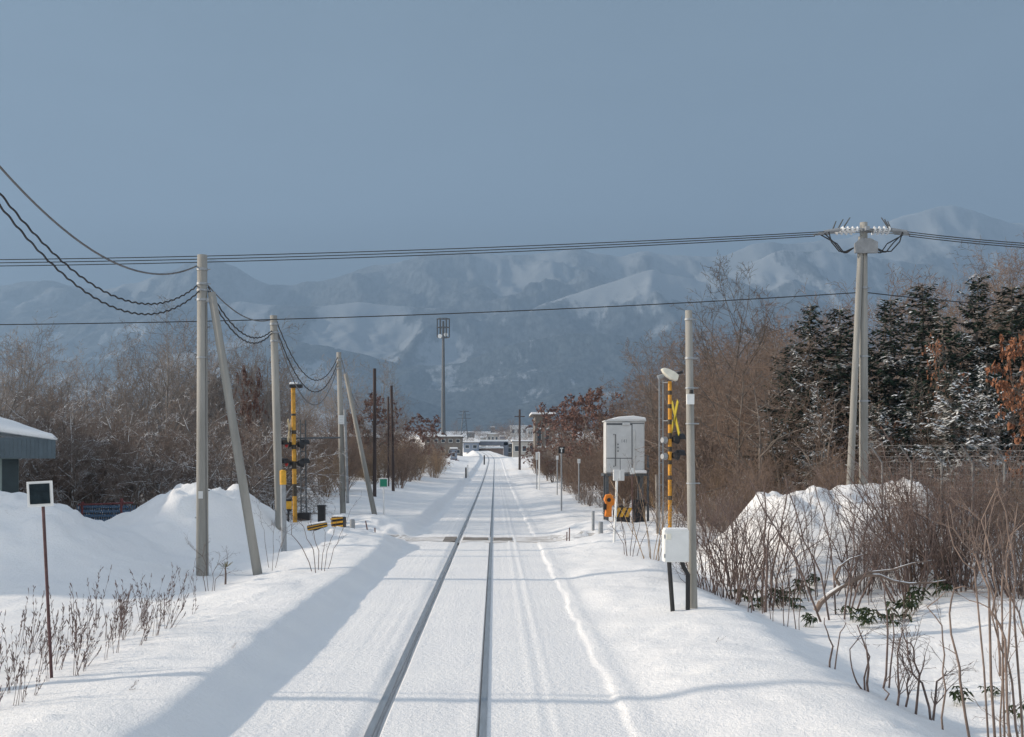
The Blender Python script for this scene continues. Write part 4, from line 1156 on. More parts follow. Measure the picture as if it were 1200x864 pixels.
BARE = dict(segs=[9, 6, 4, 3, 2], kids=[14, 7, 4, 3], wander=[0.07, 0.13, 0.17, 0.2, 0.22], up=[0.06, 0.10, 0.07, 0.04, 0.02], taper=[0.12, 0.2, 0.3, 0.4, 0.5],
            start=[0.18, 0.15, 0.12, 0.1], ang=[42, 42, 40, 38], ratio=[0.52, 0.5, 0.5, 0.5], short=0.55, rmin=0.0075)
SPREAD = dict(BARE, kids=[15, 8, 4, 3], ang=[58, 50, 44, 40], up=[0.05, 0.03, 0.03, 0.02, 0.0], start=[0.15, 0.12, 0.12, 0.1], wander=[0.12, 0.17, 0.2, 0.22, 0.25], ratio=[0.55, 0.52, 0.5, 0.5])
SLIM = dict(BARE, kids=[14, 6, 4, 2], ang=[48, 42, 40, 36], start=[0.45, 0.2, 0.2, 0.1], ratio=[0.38, 0.5, 0.5, 0.5], up=[0.03, 0.06, 0.04, 0.02, 0.0])
BRUSH = dict(segs=[5, 4, 3, 2], kids=[7, 5, 3], wander=[0.10, 0.16, 0.2, 0.2], up=[0.05, 0.05, 0.03, 0.0], taper=[0.25, 0.3, 0.4, 0.5], start=[0.15, 0.1, 0.1], ang=[32, 36, 38], ratio=[0.5, 0.5, 0.5], short=0.45, rmin=0.004)

STEM2 = mat('bare_purplish_stem', (0.13, 0.095, 0.085), 0.85, 0.3, 7, bump=0.3)
BARK_L = twig_mat('grey_brown_bark', (0.20, 0.185, 0.172))
TWIG_L = twig_mat('grey_brown_twigs', (0.225, 0.200, 0.185), 0.2, 0.8)
BARK_R = twig_mat('dark_brown_bark', (0.19, 0.165, 0.145))
TWIG_R = twig_mat('reddish_brown_twigs', (0.178, 0.128, 0.100), 0.25, 0.8)
TWIG_Y = twig_mat('tan_brush_stems', (0.30, 0.215, 0.14), 0.25, 0.8)
BARK_S = snow_top_mat('snow_dusted_bark', (0.18, 0.15, 0.13), 0.25, 0.5, 0.6, 1.6)
TWIG_S = snow_top_mat('snow_dusted_twigs', (0.22, 0.175, 0.15), 0.3, 0.6, 0.35, 1.2)


def tree_proto(name, P, h, r, seed, bark, twig, stems=1, lean=0.0, split=2):
    rng = random.Random(seed); out = []
    for s in range(stems):
        a = rng.uniform(0, 2 * math.pi); l_ = lean * rng.uniform(0.5, 1.3) if stems > 1 else lean * rng.uniform(-1, 1)
        d = Vector((math.cos(a) * l_, math.sin(a) * l_, 1)).normalized()
        p = Vector((math.cos(a) * 0.1 * (stems > 1), math.sin(a) * 0.1 * (stems > 1), -0.3))
        branch(out, p, d, h * rng.uniform(0.75, 1.0) if stems > 1 else h, r, 0, P, rng)
    trunk = [s[:4] for s in out if s[4] < split]; crown = [s[:4] for s in out if s[4] >= split]
    return seg_mesh('trunk', trunk, 6, bark), seg_mesh('crown', crown, 3, twig)


PROTO = {}
for i in range(4): PROTO['left%d' % i] = tree_proto('l', BARE, 8.2 + 0.5 * i, 0.11 + 0.01 * i, 100 + i, BARK_L, TWIG_L)
for i in range(2): PROTO['leftmulti%d' % i] = tree_proto('l', dict(BARE, kids=[8, 7, 5, 3]), 7.6, 0.085, 130 + i, BARK_L, TWIG_L, stems=4, lean=0.28)
for i in range(4): PROTO['right%d' % i] = tree_proto('r', SPREAD, 6.6 + 0.6 * i, 0.10, 200 + i, BARK_R, TWIG_R)
for i in range(2): PROTO['slim%d' % i] = tree_proto('s', SLIM, 10.5, 0.12, 230 + i, BARK_R, TWIG_R)
for i in range(3): PROTO['snowy%d' % i] = tree_proto('w', dict(SPREAD, kids=[12, 7, 5, 3]), 4.6 + 0.5 * i, 0.085, 260 + i, BARK_S, TWIG_S, stems=2, lean=0.4)
for i in range(3): PROTO['wiry%d' % i] = tree_proto('b', dict(BRUSH, kids=[5, 3, 2]), 2.4, 0.019, 370 + i, STEM2, STEM2, stems=7, lean=0.42, split=1)
DARKB = mat('dark_bare_bark', (0.10, 0.085, 0.075), 0.9, 0.25, 2.0)
PROTO['dark0'] = tree_proto('d', dict(BARE, start=[0.42, 0.2, 0.12, 0.1], kids=[12, 7, 4, 3]), 9.0, 0.12, 380, DARKB, DARKB)
for i in range(4): PROTO['brush%d' % i] = tree_proto('b', BRUSH, 3.2, 0.024, 300 + i, TWIG_R, TWIG_R, stems=11, lean=0.38, split=1)
for i in range(2): PROTO['tan%d' % i] = tree_proto('t', BRUSH, 2.4, 0.016, 330 + i, TWIG_Y, TWIG_Y, stems=14, lean=0.42, split=1)
for i in range(2): PROTO['snowbrush%d' % i] = tree_proto('b', BRUSH, 2.2, 0.024, 350 + i, BARK_S, TWIG_S, stems=10, lean=0.5, split=1)

TREE_N = [0]


def PH(key):
    m_ = 0.0
    for me_ in PROTO[key]:
        c_ = np.empty(len(me_.vertices) * 3, np.float32); me_.vertices.foreach_get('co', c_); m_ = max(m_, float(np.percentile(c_[2::3], 99.3)))
    return m_


def plant(key, x, y, s, rng, name, label, cat, group, sz=1.0, sink=0.1):
    r = empty(name, (x, y, gz(x, y) - sink), label, cat, group, rz=rng.uniform(0, 6.283))
    r.scale = (s, s, s * sz)
    t, c = PROTO[key]
    link('trunk' if name.endswith('tree') else 'stem', t, r); link('crown' if name.endswith('tree') else 'twig_crown', c, r)
    return r


GL = 'bare trees of the thicket beyond the snow heaps'
rng = random.Random(77)
cnt = 0
for i in range(42):                                    # left thicket, tall layer
    px = -30 + 372 * ((i * 0.618) % 1.0) + rng.uniform(-6, 6)
    Y = rng.choice([rng.uniform(46, 60), rng.uniform(58, 90)])
    x = xat(px, Y)
    if x > -9.5: continue
    want = 384 + rng.uniform(-14, 60) + (10 if px > 250 else 0)          # crown top in the picture
    h = CAMZ + (VY - want) * Y / F - gz(x, Y)
    key = rng.choice(['left0', 'left1', 'left2', 'left3', 'leftmulti0', 'leftmulti1'])
    plant(key, x, y=Y, s=h / PH(key), rng=rng, name='bare_tree', label='leafless grey-brown tree in the thicket behind the snow heaps', cat='tree', group=GL)
GL2 = 'snow-dusted low trees behind the heaps'
for i in range(26):
    px = rng.uniform(-10, 330); Y = rng.uniform(39.5, 47); x = xat(px, Y)
    if x > -8.6 or (x > -22 and x < -11 and Y < 38.5): continue
    plant('snowy%d' % rng.randrange(3), x, Y, rng.uniform(0.6, 1.05), rng, 'bare_tree', 'low spreading bare tree with snow along its branches behind the heaps', 'tree', GL2)
GL3 = 'low brush at the foot of the thicket'
for i in range(32):
    px = rng.uniform(-10, 430); Y = rng.uniform(41, 66); x = xat(px, Y)
    if x > -8.2: continue
    plant(rng.choice(['brush0', 'brush1', 'brush2', 'snowbrush0', 'snowbrush1']), x, Y, rng.uniform(0.7, 1.25), rng, 'brush_shrub', 'dense leafless shrub at the foot of the thicket', 'shrub', GL3)
GL4 = 'brush and small trees lining the far track'
for i in range(58):
    Y = 52 * (175 / 52) ** rng.random(); x = -rng.uniform(6.4, 17) - (0 if Y > 70 else 1.0)
    if Y > 100: x += 0.8
    key = rng.choice(['brush0', 'brush1', 'brush2', 'brush3', 'tan0', 'tan1', 'tan0'])
    plant(key, x, Y, rng.uniform(0.75, 1.35) * (1.0 + 0.25 * (x < -9)), rng, 'brush_shrub', 'reddish brown shrub in the brush beside the far track', 'shrub', GL4)
for i in range(20):
    Y = 60 * (180 / 60) ** rng.random(); x = -rng.uniform(9.0, 24)
    plant('right%d' % rng.randrange(4), x, Y, rng.uniform(0.55, 0.92), rng, 'bare_tree', 'leafless tree rising from the brush beside the far track', 'tree', GL4)
for i in range(8):
    px = rng.uniform(350, 500); Y = rng.uniform(90, 130); x = xat(px, Y)
    plant('left%d' % rng.randrange(4), x, Y, rng.uniform(0.8, 1.15), rng, 'bare_tree', 'pale tall bare tree behind the wooden posts', 'tree', 'tall pale trees behind the wooden posts')

# right hillside
GR = 'bare trees crowding the wooded slope'
for i in range(94):
    px = 622 + 620 * ((i * 0.618034) % 1.0); Y = 38 * (190 / 38) ** (rng.random() ** 1.25)
    x = xat(px, Y)
    if x < 6.2 or (x < 8.2 and Y < 48): continue
    if px > 905 and Y < 47: continue
    key = rng.choice(['right0', 'right1', 'right2', 'right3', 'right0', 'slim0', 'slim1'])
    sky = np.interp(px, [600, 640, 680, 720, 760, 800, 860, 920, 1000, 1080, 1150, 1250], [505, 490, 468, 458, 425, 395, 372, 355, 330, 310, 285, 270])
    h = CAMZ + (VY - (sky + rng.uniform(-5, 60))) * Y / F - gz(x, Y)
    nh = PH(key)
    s = max(0.45, min(1.6, h / nh))
    plant(key, x, Y, s, rng, 'bare_tree', 'leafless reddish-brown tree crowding the wooded slope', 'tree', GR)
GR2 = 'brush at the foot of the wooded slope'
for i in range(78):
    Y = 37 * (150 / 37) ** (rng.random() ** 1.2); x = rng.uniform(5.2, 13) + 0.03 * (Y - 37)
    if x < 6.6 and Y < 46: x += 1.8
    if 3.8 < x < 7.2 and Y < 44: x += 3
    key = rng.choice(['brush0', 'brush1', 'brush2', 'brush3', 'brush1', 'tan0', 'snowbrush0'])
    plant(key, x, Y, rng.uniform(0.6, 1.2), rng, 'brush_shrub', 'dense reddish shrub at the foot of the wooded slope', 'shrub', GR2)
for i in range(36):
    Y = rng.uniform(31.5, 38.5); x = rng.uniform(7.2, 18.5)
    if abs(x - PX_) < 0.9 and Y < 33: continue
    plant(rng.choice(['brush0', 'brush1', 'brush2', 'brush3', 'snowbrush0', 'tan0']), x, Y, rng.uniform(0.55, 0.95), rng, 'brush_shrub', 'tangled brown shrub at the feet of the spruces', 'shrub', 'brush between the snow heap and the spruces')
for i in range(30):
    px = rng.uniform(705, 925); Y = rng.uniform(50, 105); x = xat(px, Y); key = rng.choice(['right0', 'right1', 'right2', 'right3', 'dark0'])
    sky = np.interp(px, [705, 760, 800, 860, 925], [462, 425, 398, 378, 362])
    h = CAMZ + (VY - (sky + rng.uniform(-6, 30))) * Y / F - gz(x, Y)
    plant(key, x, Y, h / PH(key), rng, 'bare_tree', 'leafless reddish-brown tree crowding the wooded slope', 'tree', GR)
for i in range(18):
    Y = rng.uniform(85, 146); x = rng.uniform(5.6, 10.5); key = 'right%d' % rng.randrange(4)
    h = CAMZ + (VY - rng.uniform(488, 512)) * Y / F - gz(x, Y)
    plant(key, x, Y, h / PH(key), rng, 'bare_tree', 'leafless reddish-brown tree crowding the wooded slope', 'tree', GR)
for i in range(22):
    px = rng.uniform(640, 900); Y = 42 * (130 / 42) ** rng.random(); x = xat(px, Y)
    if x < 6.8: continue
    plant('right%d' % rng.randrange(4), x, Y, rng.uniform(0.5, 0.85), rng, 'bare_tree', 'leafless reddish-brown tree crowding the wooded slope', 'tree', GR)
for i in range(44):
    Y = 47 * (160 / 47) ** rng.random(); x = rng.uniform(4.7, 7.2)
    plant(rng.choice(['brush0', 'brush1', 'brush2', 'brush3', 'tan1']), x, Y, rng.uniform(0.45, 0.95), rng, 'brush_shrub', 'dense reddish shrub at the foot of the wooded slope', 'shrub', GR2)
for i in range(9):
    Y = rng.uniform(46, 75); x = rng.uniform(4.4, 5.6)
    plant('snowbrush%d' % rng.randrange(2), x, Y, rng.uniform(0.35, 0.6), rng, 'brush_shrub', 'low snow-caught shrub between the track and the small signs', 'shrub', 'low snow-caught shrubs along the track')
for i in range(66):
    Y = rng.uniform(300, 1050) if i < 16 else rng.uniform(400, 1100); px = rng.uniform(430, 660); x = xat(px, Y)
    if abs(x - float(off(Y)) + 0.65) < 7: continue
    plant('right%d' % rng.randrange(4), x, Y, rng.uniform(0.7, 1.1) if Y < 420 else rng.uniform(1.1, 1.9), rng, 'bare_tree', 'small distant bare tree among the town houses', 'tree', 'distant trees near the bridge')
# distinctive trees
def solo(key, px, Y, ptop, nh, name, label, rr=5, cat='tree'):
    x = xat(px, Y); h = CAMZ + (VY - ptop) * Y / F - gz(x, Y)
    plant(key, x, Y, h / PH(key), random.Random(rr), name, label, cat, None)


solo('dark0', 848, 43, 284, 10.5, 'bare_tree', 'tall slender bare tree standing above its neighbours behind the slim concrete pole')
solo('left1', 775, 60, 385, 8.7, 'bare_tree', 'thin bare tree behind the crossing signal reaching above the slope')
solo('left2', 195, 52, 348, 9.2, 'bare_tree', 'tall bare tree with forked crown just past the tallest concrete pole')
solo('left3', 25, 60, 360, 9.7, 'bare_tree', 'tall upright bare tree rising behind the hut')

# ---- conifers
NEED = snow_top_mat('spruce_needles_snow_flecked', (0.024, 0.044, 0.030), 0.5, 0.75, 0.22, 1.0, var=0.5)
NEED2 = snow_top_mat('spruce_needles_snow_laden', (0.026, 0.044, 0.032), 0.35, 0.6, 0.6, 1.1, var=0.45)


def conifer_proto(seed, h, m):
    rng = random.Random(seed)
    tr = [((0, 0, -0.3), (0, 0, h), 0.13, 0.015)]
    V = []; Q = []
    nb = int(h * 26)
    for b in range(nb):
        z = 0.3 + (h - 0.4) * (b + rng.uniform(-1.5, 1.5)) / nb
        z = min(max(z, 0.2), h - 0.1)
        f = 1 - z / h
        LL = (0.22 + 2.1 * f ** 0.8) * rng.choice([1.0, 0.85, 1.1, 0.7, 1.18]) * rng.uniform(0.8, 1.1)
        a = b * 2.399 + rng.uniform(-0.5, 0.5)
        dx, dy = math.cos(a), math.sin(a)
        rise = rng.uniform(-0.15, 0.30) - 0.55 * f
        pts = []
        for q in range(4):
            t = q / 3
            pts.append(Vector((dx * LL * t, dy * LL * t, z + LL * (rise * t + 0.30 * t * t))))
        for q in range(3): tr.append((tuple(pts[q]), tuple(pts[q + 1]), 0.02 * (1 - q / 4), 0.012 * (1 - q / 4)))
        nsp = max(5, int(LL * 20))
        for s_ in range(nsp):
            t = (s_ + rng.random()) / nsp
            if t < 0.10: continue
            x = t * 3; i = min(int(x), 2); c = pts[i].lerp(pts[i + 1], x - i)
            wl = (0.14 + 0.36 * (1 - t)) * rng.uniform(0.55, 1.25) * min(1, 0.45 + LL * 0.4)
            for sd in (-1, 1):
                sa = a + sd * R(rng.uniform(28, 75)); e = Vector((math.cos(sa), math.sin(sa), rng.uniform(-0.55, 0.15)))
                p_ = Vector((-e.y, e.x, 0)).normalized(); tw = Vector((0, 0, rng.uniform(-0.5, 0.5)))
                w = rng.uniform(0.022, 0.042); pw = (p_ + tw) * w
                k = len(V)
                V += [c - pw * 0.5, c + pw * 0.5, c + e * wl * 0.6 + pw, c + e * wl, c + e * wl * 0.6 - pw]
                Q.append((k, k + 1, k + 2, k + 4)); Q.append((k + 2, k + 3, k + 4, k + 4))
    V = np.array([tuple(v) for v in V])
    me = bpy.data.meshes.new('crown')
    me.from_pydata([tuple(v) for v in V], [], [q[:3] if q[2] == q[3] else q for q in Q]); me.materials.append(m); me.update()
    return seg_mesh('trunk', tr, 5, BARK_R), me


PROTO['wide'] = conifer_proto(410, 6.0, NEED)
for i in range(3): PROTO['spruce%d' % i] = conifer_proto(400 + i, 8.0, NEED)
PROTO['spruce3'] = conifer_proto(404, 7.0, NEED2)
GS = 'dark spruces on the wooded slope behind the power pole'
for i, (px, Y, pt, key, lab) in enumerate((
        (943, 42, 352, 'spruce0', 'pointed dark spruce standing apart from the other spruces, beside the tall slender bare tree'), (984, 42, 356, 'spruce1', 'narrow dark spruce just behind the power pole strut'),
        (1046, 41, 345, 'spruce2', 'broad dark spruce beside the power pole'), (1086, 43, 330, 'spruce0', 'tall dark spruce second from the power pole'),
        (1108, 39, 362, 'wide', 'dense dark spruce in front of the tall ones'), (1140, 42, 318, 'spruce2', 'tallest dark spruce of the row'),
        (1182, 41, 330, 'spruce1', 'tall dark spruce next to the rusty-leaved oak'), (1215, 43, 320, 'spruce0', 'dark spruce at the end of the row past the oak'),
        (1118, 35.0, 428, 'spruce3', 'smaller spruce heavily laden with snow'), (1160, 36.0, 420, 'spruce3', 'snow-laden spruce below the tallest one'),
        (1068, 37.0, 440, 'spruce0', 'small dark spruce low beside the power pole'), (925, 44, 400, 'spruce2', 'shorter spruce flanking the pointed one'),
        (1012, 44, 384, 'wide', 'dark spruce directly behind the power pole'), (1030, 37.5, 470, 'spruce3', 'little snow-laden spruce by the foot of the power pole'),
        (962, 39, 450, 'spruce3', 'little snowy spruce between the pointed spruce and the strut'))):
    x = xat(px, Y); h = CAMZ + (VY - pt) * Y / F - gz(x, Y)
    r = empty('spruce_tree', (x, Y, gz(x, Y) - 0.1), lab, 'tree', GS, rz=i * 1.3)
    s = h / {'spruce3': 7.0, 'wide': 6.0}.get(key, 8.0); fw = (0.95, 1.25, 1.05, 1.15, 0.9)[i % 5]; r.scale = (s * fw, s * fw, s); r.rotation_euler[1] = R((1.5, -2, 0.5, 2.5, -1)[i % 5])
    t, c = PROTO[key]; link('trunk', t, r); link('crown', c, r)

for i, (px, Y, pt) in enumerate(((962, 37, 440), (1028, 36.5, 455), (1070, 36, 425), (1098, 36, 445), (1176, 36, 430), (915, 40, 420), (1112, 47, 288), (1160, 48, 276), (1062, 48, 310), (1190, 48, 285), (1010, 50, 318), (1135, 50, 292))):
    x = xat(px, Y); h = CAMZ + (VY - pt) * Y / F - gz(x, Y); key = ('right0', 'slim0', 'right1', 'slim1', 'right2')[i % 5]
    plant(key, x, Y, h / PH(key), rng, 'bare_tree', 'bare tree with fine twigs standing among the spruces', 'tree', 'bare trees mixed into the spruces')
# ---- trees that keep dead leaves
def leafy_proto(seed, h, n, m, P=SPREAD, lsize=0.07):
    rng = random.Random(seed); out = []
    branch(out, Vector((0, 0, -0.3)), Vector((0, 0, 1)), h, 0.10, 0, dict(P, kids=[14, 8, 4]), rng)
    tw = [s for s in out if s[4] >= 2]
    V = []; Q = []
    for i in range(n):
        s = rng.choice(tw); t = rng.random()
        c = Vector(s[0]).lerp(Vector(s[1]), t)
        d = Vector((rng.gauss(0, 1), rng.gauss(0, 1), rng.gauss(0, 1) - 0.8)).normalized(); e = rand_perp(d, rng)
        l_ = lsize * rng.uniform(0.7, 1.4); w = l_ * 0.42; up = d.cross(e) * l_ * 0.15
        k = len(V)
        V += [c, c + d * l_ * 0.5 + e * w + up, c + d * l_, c + d * l_ * 0.5 - e * w + up]
        Q.append((k, k + 1, k + 2, k + 3))
    V = np.array([tuple(v) for v in V])
    return seg_mesh('trunk', [s[:4] for s in out], 4, BARK_R), fast_mesh('crown', V, np.array(Q), m)


LEAF = mat('rusty_dead_leaves', (0.24, 0.105, 0.055), 0.8, 0.35, 3.0)
LEAF2 = mat('faded_red_brown_leaves', (0.165, 0.09, 0.072), 0.85, 0.3, 3.0)
PROTO['oak'] = leafy_proto(500, 5.5, 5200, LEAF, lsize=0.13)
PROTO['oak3'] = leafy_proto(503, 5.5, 700, LEAF, lsize=0.12)
PROTO['oak2'] = leafy_proto(501, 5.5, 3800, LEAF2, lsize=0.13)


def leafy(key, px, Y, pt, label, name='leafy_tree', zr=0.0, nh=5.6, fat=1.0, group=None):
    x = xat(px, Y); h = CAMZ + (VY - pt) * Y / F - gz(x, Y)
    r = empty(name, (x, Y, gz(x, Y) - 0.1), label, 'tree', group, rz=zr); r.scale = (h / nh * fat, h / nh * fat, h / nh)
    t, c = PROTO[key]; link('trunk', t, r); link('crown', c, r)


leafy('oak', 1216, 26, 380, 'oak holding bright rusty dead leaves beside the wire fence', fat=0.55)
leafy('oak3', 1042, 40, 490, 'small oak with rusty leaves low beside the power pole', zr=1.0, fat=0.6)
leafy('oak3', 1092, 38, 400, 'oak with sparse rusty leaves among the dark spruces', zr=2.0, fat=0.4)
leafy('oak2', 290, 50, 440, 'slim tree with faded reddish leaves behind the long leaning strut', zr=0.5, fat=0.35)
leafy('oak2', 678, 95, 466, 'round-topped tree with reddish brown leaves above the signal cabinet', zr=2.5, fat=1.0)
leafy('oak2', 655, 120, 476, 'reddish brown leafy tree beyond the black sign', zr=3.5, fat=1.0)
leafy('oak2', 708, 80, 462, 'reddish brown leafy tree just above the cabinet roof', zr=4.5, fat=0.9)
leafy('oak2', 445, 95, 468, 'reddish leafy tree behind the wooden posts', zr=5.2, fat=1.0)
leafy('oak2', 497, 120, 490, 'reddish leafy tree low in the brush before the phone mast', zr=0.2, fat=1.0)

# ------------------------------------------------------------------ foreground weeds left
WEED = mat('dry_purple_brown_weed', (0.13, 0.095, 0.09), 0.9, 0.3, 20)
def weed_proto(seed):
    rng = random.Random(seed); segs = []; heads = []
    for s in range(rng.randint(3, 6)):
        a = rng.uniform(0, 6.28); b = Vector((math.cos(a), math.sin(a), 0)) * rng.uniform(0, 0.05)
        h = rng.uniform(0.25, 0.85); l_ = Vector((rng.gauss(0.14, 0.16), rng.gauss(0, 0.16), 1)).normalized()
        p = Vector((b.x, b.y, -0.06)); n = 6
        for i in range(n):
            l_ = (l_ + Vector((rng.gauss(0, .06), rng.gauss(0, .06), 0))).normalized(); q_ = p + l_ * h / n
            segs.append((tuple(p), tuple(q_), 0.0034 - 0.0004 * i, 0.0030 - 0.0004 * i))
            if i >= 3 and rng.random() < 0.85:
                for w in range(3):
                    d = (l_ + rand_perp(l_, rng) * rng.uniform(0.2, 0.6)).normalized(); e = p.lerp(q_, rng.random())
                    e2 = e + d * rng.uniform(0.015, 0.05)
                    heads.append((tuple(e), tuple(e2), 0.0018, 0.0042)); heads.append((tuple(e2), tuple(e2 + d * 0.02), 0.005, 0.002))
            p = q_
        if s == 0: heads.append((tuple(p - l_ * 0.03), tuple(p + l_ * 0.03), 0.006, 0.002))
    return seg_mesh('dry_weed', segs + heads, 4, WEED)


WPR = [weed_proto(600 + i) for i in range(8)]
rng = random.Random(9)
for i in range(88):
    t = rng.random() ** 0.85
    # a band running from near the sign towards the tallest pole
    px = -25 + 270 * t + rng.uniform(-15, 15)
    base = np.interp(px, [-30, 0, 60, 120, 190, 250], [815, 800, 765, 750, 725, 705]) + rng.uniform(-52, 22) * (1 - 0.45 * t)
    if px > 205 and rng.random() < 0.5: continue
    Y = 2.28 * F / (base - VY); x = xat(px, Y)
    sc_w = rng.uniform(0.55, 1.3)
    r = link('dry_weed', WPR[rng.randrange(8)], None, (x, Y, gz(x, Y)))
    r.rotation_euler = (rng.uniform(-.1, .1), rng.uniform(-.05, .25), rng.choice((0, rng.uniform(-0.8, 0.8)))); r.scale = (sc_w, sc_w, sc_w)
    tag(r, 'dry purple-brown weed stalks poking through the snow near the dark square sign', 'weed', 'dry weeds on the snow bank')
for (px, py, sc_w, lab) in ((835, 752, 0.35, 'small dry weed sprig lying on the snow beyond the bare shrubs'), (270, 762, 0.3, 'tiny dry sprig alone on the snow bank by the shadow edge'), (150, 806, 0.4, 'low broken weed at the end of the weed patch')):
    Y = 2.35 * F / (py - VY); x = xat(px, Y)
    r = link('dry_weed', WPR[1], None, (x, Y, gz(x, Y) - 0.02)); r.scale = (sc_w,) * 3; r.rotation_euler = (0.5, 0.6, 0.3)
    tag(r, lab, 'weed')


# ------------------------------------------------------------------ stems helper for foreground shrubs
STEM = mat('bare_grey_brown_stem', (0.20, 0.15, 0.125), 0.85, 0.3, 7, bump=0.3)
STEMS_ = snow_top_mat('snow_topped_limb', (0.19, 0.145, 0.12), 0.45, 0.7, 0.5, 3.0)
SASA = snow_top_mat('bamboo_grass_leaf', (0.040, 0.058, 0.026), 0.6, 0.9, 0.5, 6.0, var=0.4)


def stem_plant(px_list, Y, r, label, m=STEM, twigs=3, seed=0, name='bare_shrub', group=None, jitter=0.15):
    """px_list: polylines in photo pixels, each [(px,py),...] from the ground up; twigs sprout from each"""
    rng = random.Random(seed)
    x0 = np.mean([pl[0][0] for pl in px_list]); xb = xat(x0, Y)
    root = empty(name, (xb, Y, gz(xb, Y)), label, 'shrub', group)
    tw = []
    for pl in px_list:
        dy = rng.uniform(-jitter, jitter)
        pts = []
        for i, (a, b_) in enumerate(pl):
            p = at(a, b_, Y + dy); p.y += rng.uniform(-0.06, 0.06) * i
            pts.append(p)
        g0 = gz(pts[0].x, pts[0].y)
        pts[0].z = g0 - 0.12
        pts = [p - root.location for p in pts]
        sm = [pts[0]]
        for i in range(len(pts) - 1):
            for q in (0.5, 1.0):
                pp = pts[i].lerp(pts[i + 1], q)
                if q < 1: pp = pp + Vector((rng.gauss(0, 1), rng.gauss(0, 1), rng.gauss(0, 1))) * 0.012
                sm.append(pp)
        n = len(sm); rr = r * rng.uniform(0.75, 1.15)
        rs = [rr * (1 - 0.62 * i / (n - 1)) for i in range(n)]
        MB().tube(sm, rs, 7, m).build('stem', None, root, smooth=True)
        for t in range(twigs):
            i = rng.randint(max(1, n // 3), n - 1); d = (sm[i] - sm[i - 1]).normalized()
            out = []
            branch(out, sm[i], (d + rand_perp(d, rng) * rng.uniform(0.4, 1.0)).normalized(), rng.uniform(0.15, 0.5), max(0.003, rs[i] * 0.5), 0,
                   dict(segs=[4, 3, 2], kids=[3, 2], wander=[0.14, 0.18, 0.2], up=[0.05, 0.04, 0.0], taper=[0.4, 0.5, 0.5], start=[0.2, 0.2], ang=[35, 38], ratio=[0.5, 0.5], short=0.4, rmin=0.002), rng)
            tw += [s[:4] for s in out]
    if tw: link('twig_crown', seg_mesh('twig_crown', tw, 4, m), root)
    return root


FG = 'bare shrubs in the snow beside the track'
def Yb(py, z): return (CAMZ - z) * F / (py - VY)


stem_plant([[(972, 774), (977, 758), (968, 740), (966, 724)], [(977, 758), (986, 742), (988, 728)]], Yb(774, 0.1), 0.013, 'small forked bare twig standing alone in the snow', STEM2, 0, 1, group=FG)
stem_plant([[(1018, 823), (1014, 800), (1012, 760), (1009, 735)], [(1018, 823), (1004, 800), (996, 782), (998, 762), (1008, 738)], [(1014, 800), (1020, 770), (1014, 750)], [(1036, 828), (1040, 812), (1036, 806), (1040, 792)]],
           Yb(823, 0.05), 0.014, 'clump of broken bare stems with one low hooked sprig', STEM2, 1, 2, group=FG)
stem_plant([[(1033, 783), (1039, 765), (1041, 735), (1038, 700), (1030, 680)], [(1041, 735), (1046, 745), (1043, 720)]], Yb(783, 0.05), 0.015, 'single upright bare stem in front of the bamboo grass', STEM2, 2, 3, group=FG)
stem_plant([[(1092, 817), (1080, 800), (1066, 788), (1058, 768), (1054, 735)], [(1057, 832), (1062, 815), (1062, 790), (1056, 765)], [(1092, 817), (1100, 800), (1108, 786)], [(1050, 815), (1054, 790), (1054, 740)], [(1072, 812), (1076, 790), (1070, 760), (1062, 752)]],
           Yb(820, 0.05), 0.013, 'tangled bare shrub with a mass of thin arching twigs', STEM2, 9, 4, group=FG)
stem_plant([[(1106, 850), (1110, 810), (1112, 770), (1108, 735), (1096, 715), (1094, 690)], [(1139, 824), (1122, 795), (1116, 765), (1116, 720), (1118, 690), (1132, 688)]], Yb(840, 0.05), 0.013, 'two tall crooked stems beside the tangled shrub', STEM, 3, 5, group=FG)
stem_plant([[(1200, 850), (1186, 800), (1170, 760), (1150, 710), (1140, 705)], [(1186, 800), (1178, 750), (1168, 720), (1160, 690), (1152, 660), (1148, 610), (1150, 570)], [(1178, 750), (1172, 700), (1176, 660), (1186, 630), (1200, 605)],
            [(1200, 790), (1190, 750), (1182, 700), (1183, 650), (1178, 600), (1160, 560)], [(1168, 720), (1158, 690), (1146, 650), (1120, 620), (1105, 590)], [(1215, 850), (1205, 770), (1200, 720), (1185, 690), (1170, 670)],
            [(1160, 690), (1140, 668), (1122, 640), (1116, 600)], [(1190, 830), (1186, 862), (1180, 840)], [(1174, 830), (1176, 800), (1176, 745)]],
           Yb(850, 0.1), 0.0115, 'large grey-stemmed bare shrub branching high at the edge of the snowfield', STEM, 5, 6, group=FG)
stem_plant([[(1172, 768), (1170, 740), (1160, 700), (1154, 650), (1152, 600)], [(1176, 768), (1182, 720), (1180, 680), (1188, 640), (1192, 590)]], Yb(770, 0.1), 0.016, 'stout pale trunk pair behind the large bare shrub', STEM, 4, 7, group=FG)


def auto_shrub(px, pyb, z, w, hpx, n, label, m, seed, r=0.011, twigs=4, group=FG, lean=0.0, name='bare_shrub'):
    rng = random.Random(seed); Y = Yb(pyb, z); pls = []
    for i in range(n):
        t = (i + 0.5) / n * 2 - 1 + rng.uniform(-0.2, 0.2)
        bx_ = px + t * w * 0.18; hh = hpx * rng.uniform(0.6, 1.05)
        pl = [(bx_, pyb)]
        cx_ = bx_
        for s in range(1, 5):
            cx_ += (t * w * 0.23 + lean * w * 0.1) * rng.uniform(0.5, 1.3) + rng.uniform(-2.5, 2.5)
            pl.append((cx_, pyb - hh * s / 4))
        pls.append(pl)
    return stem_plant(pls, Y, r, label, m, twigs, seed, name, group, 0.5)


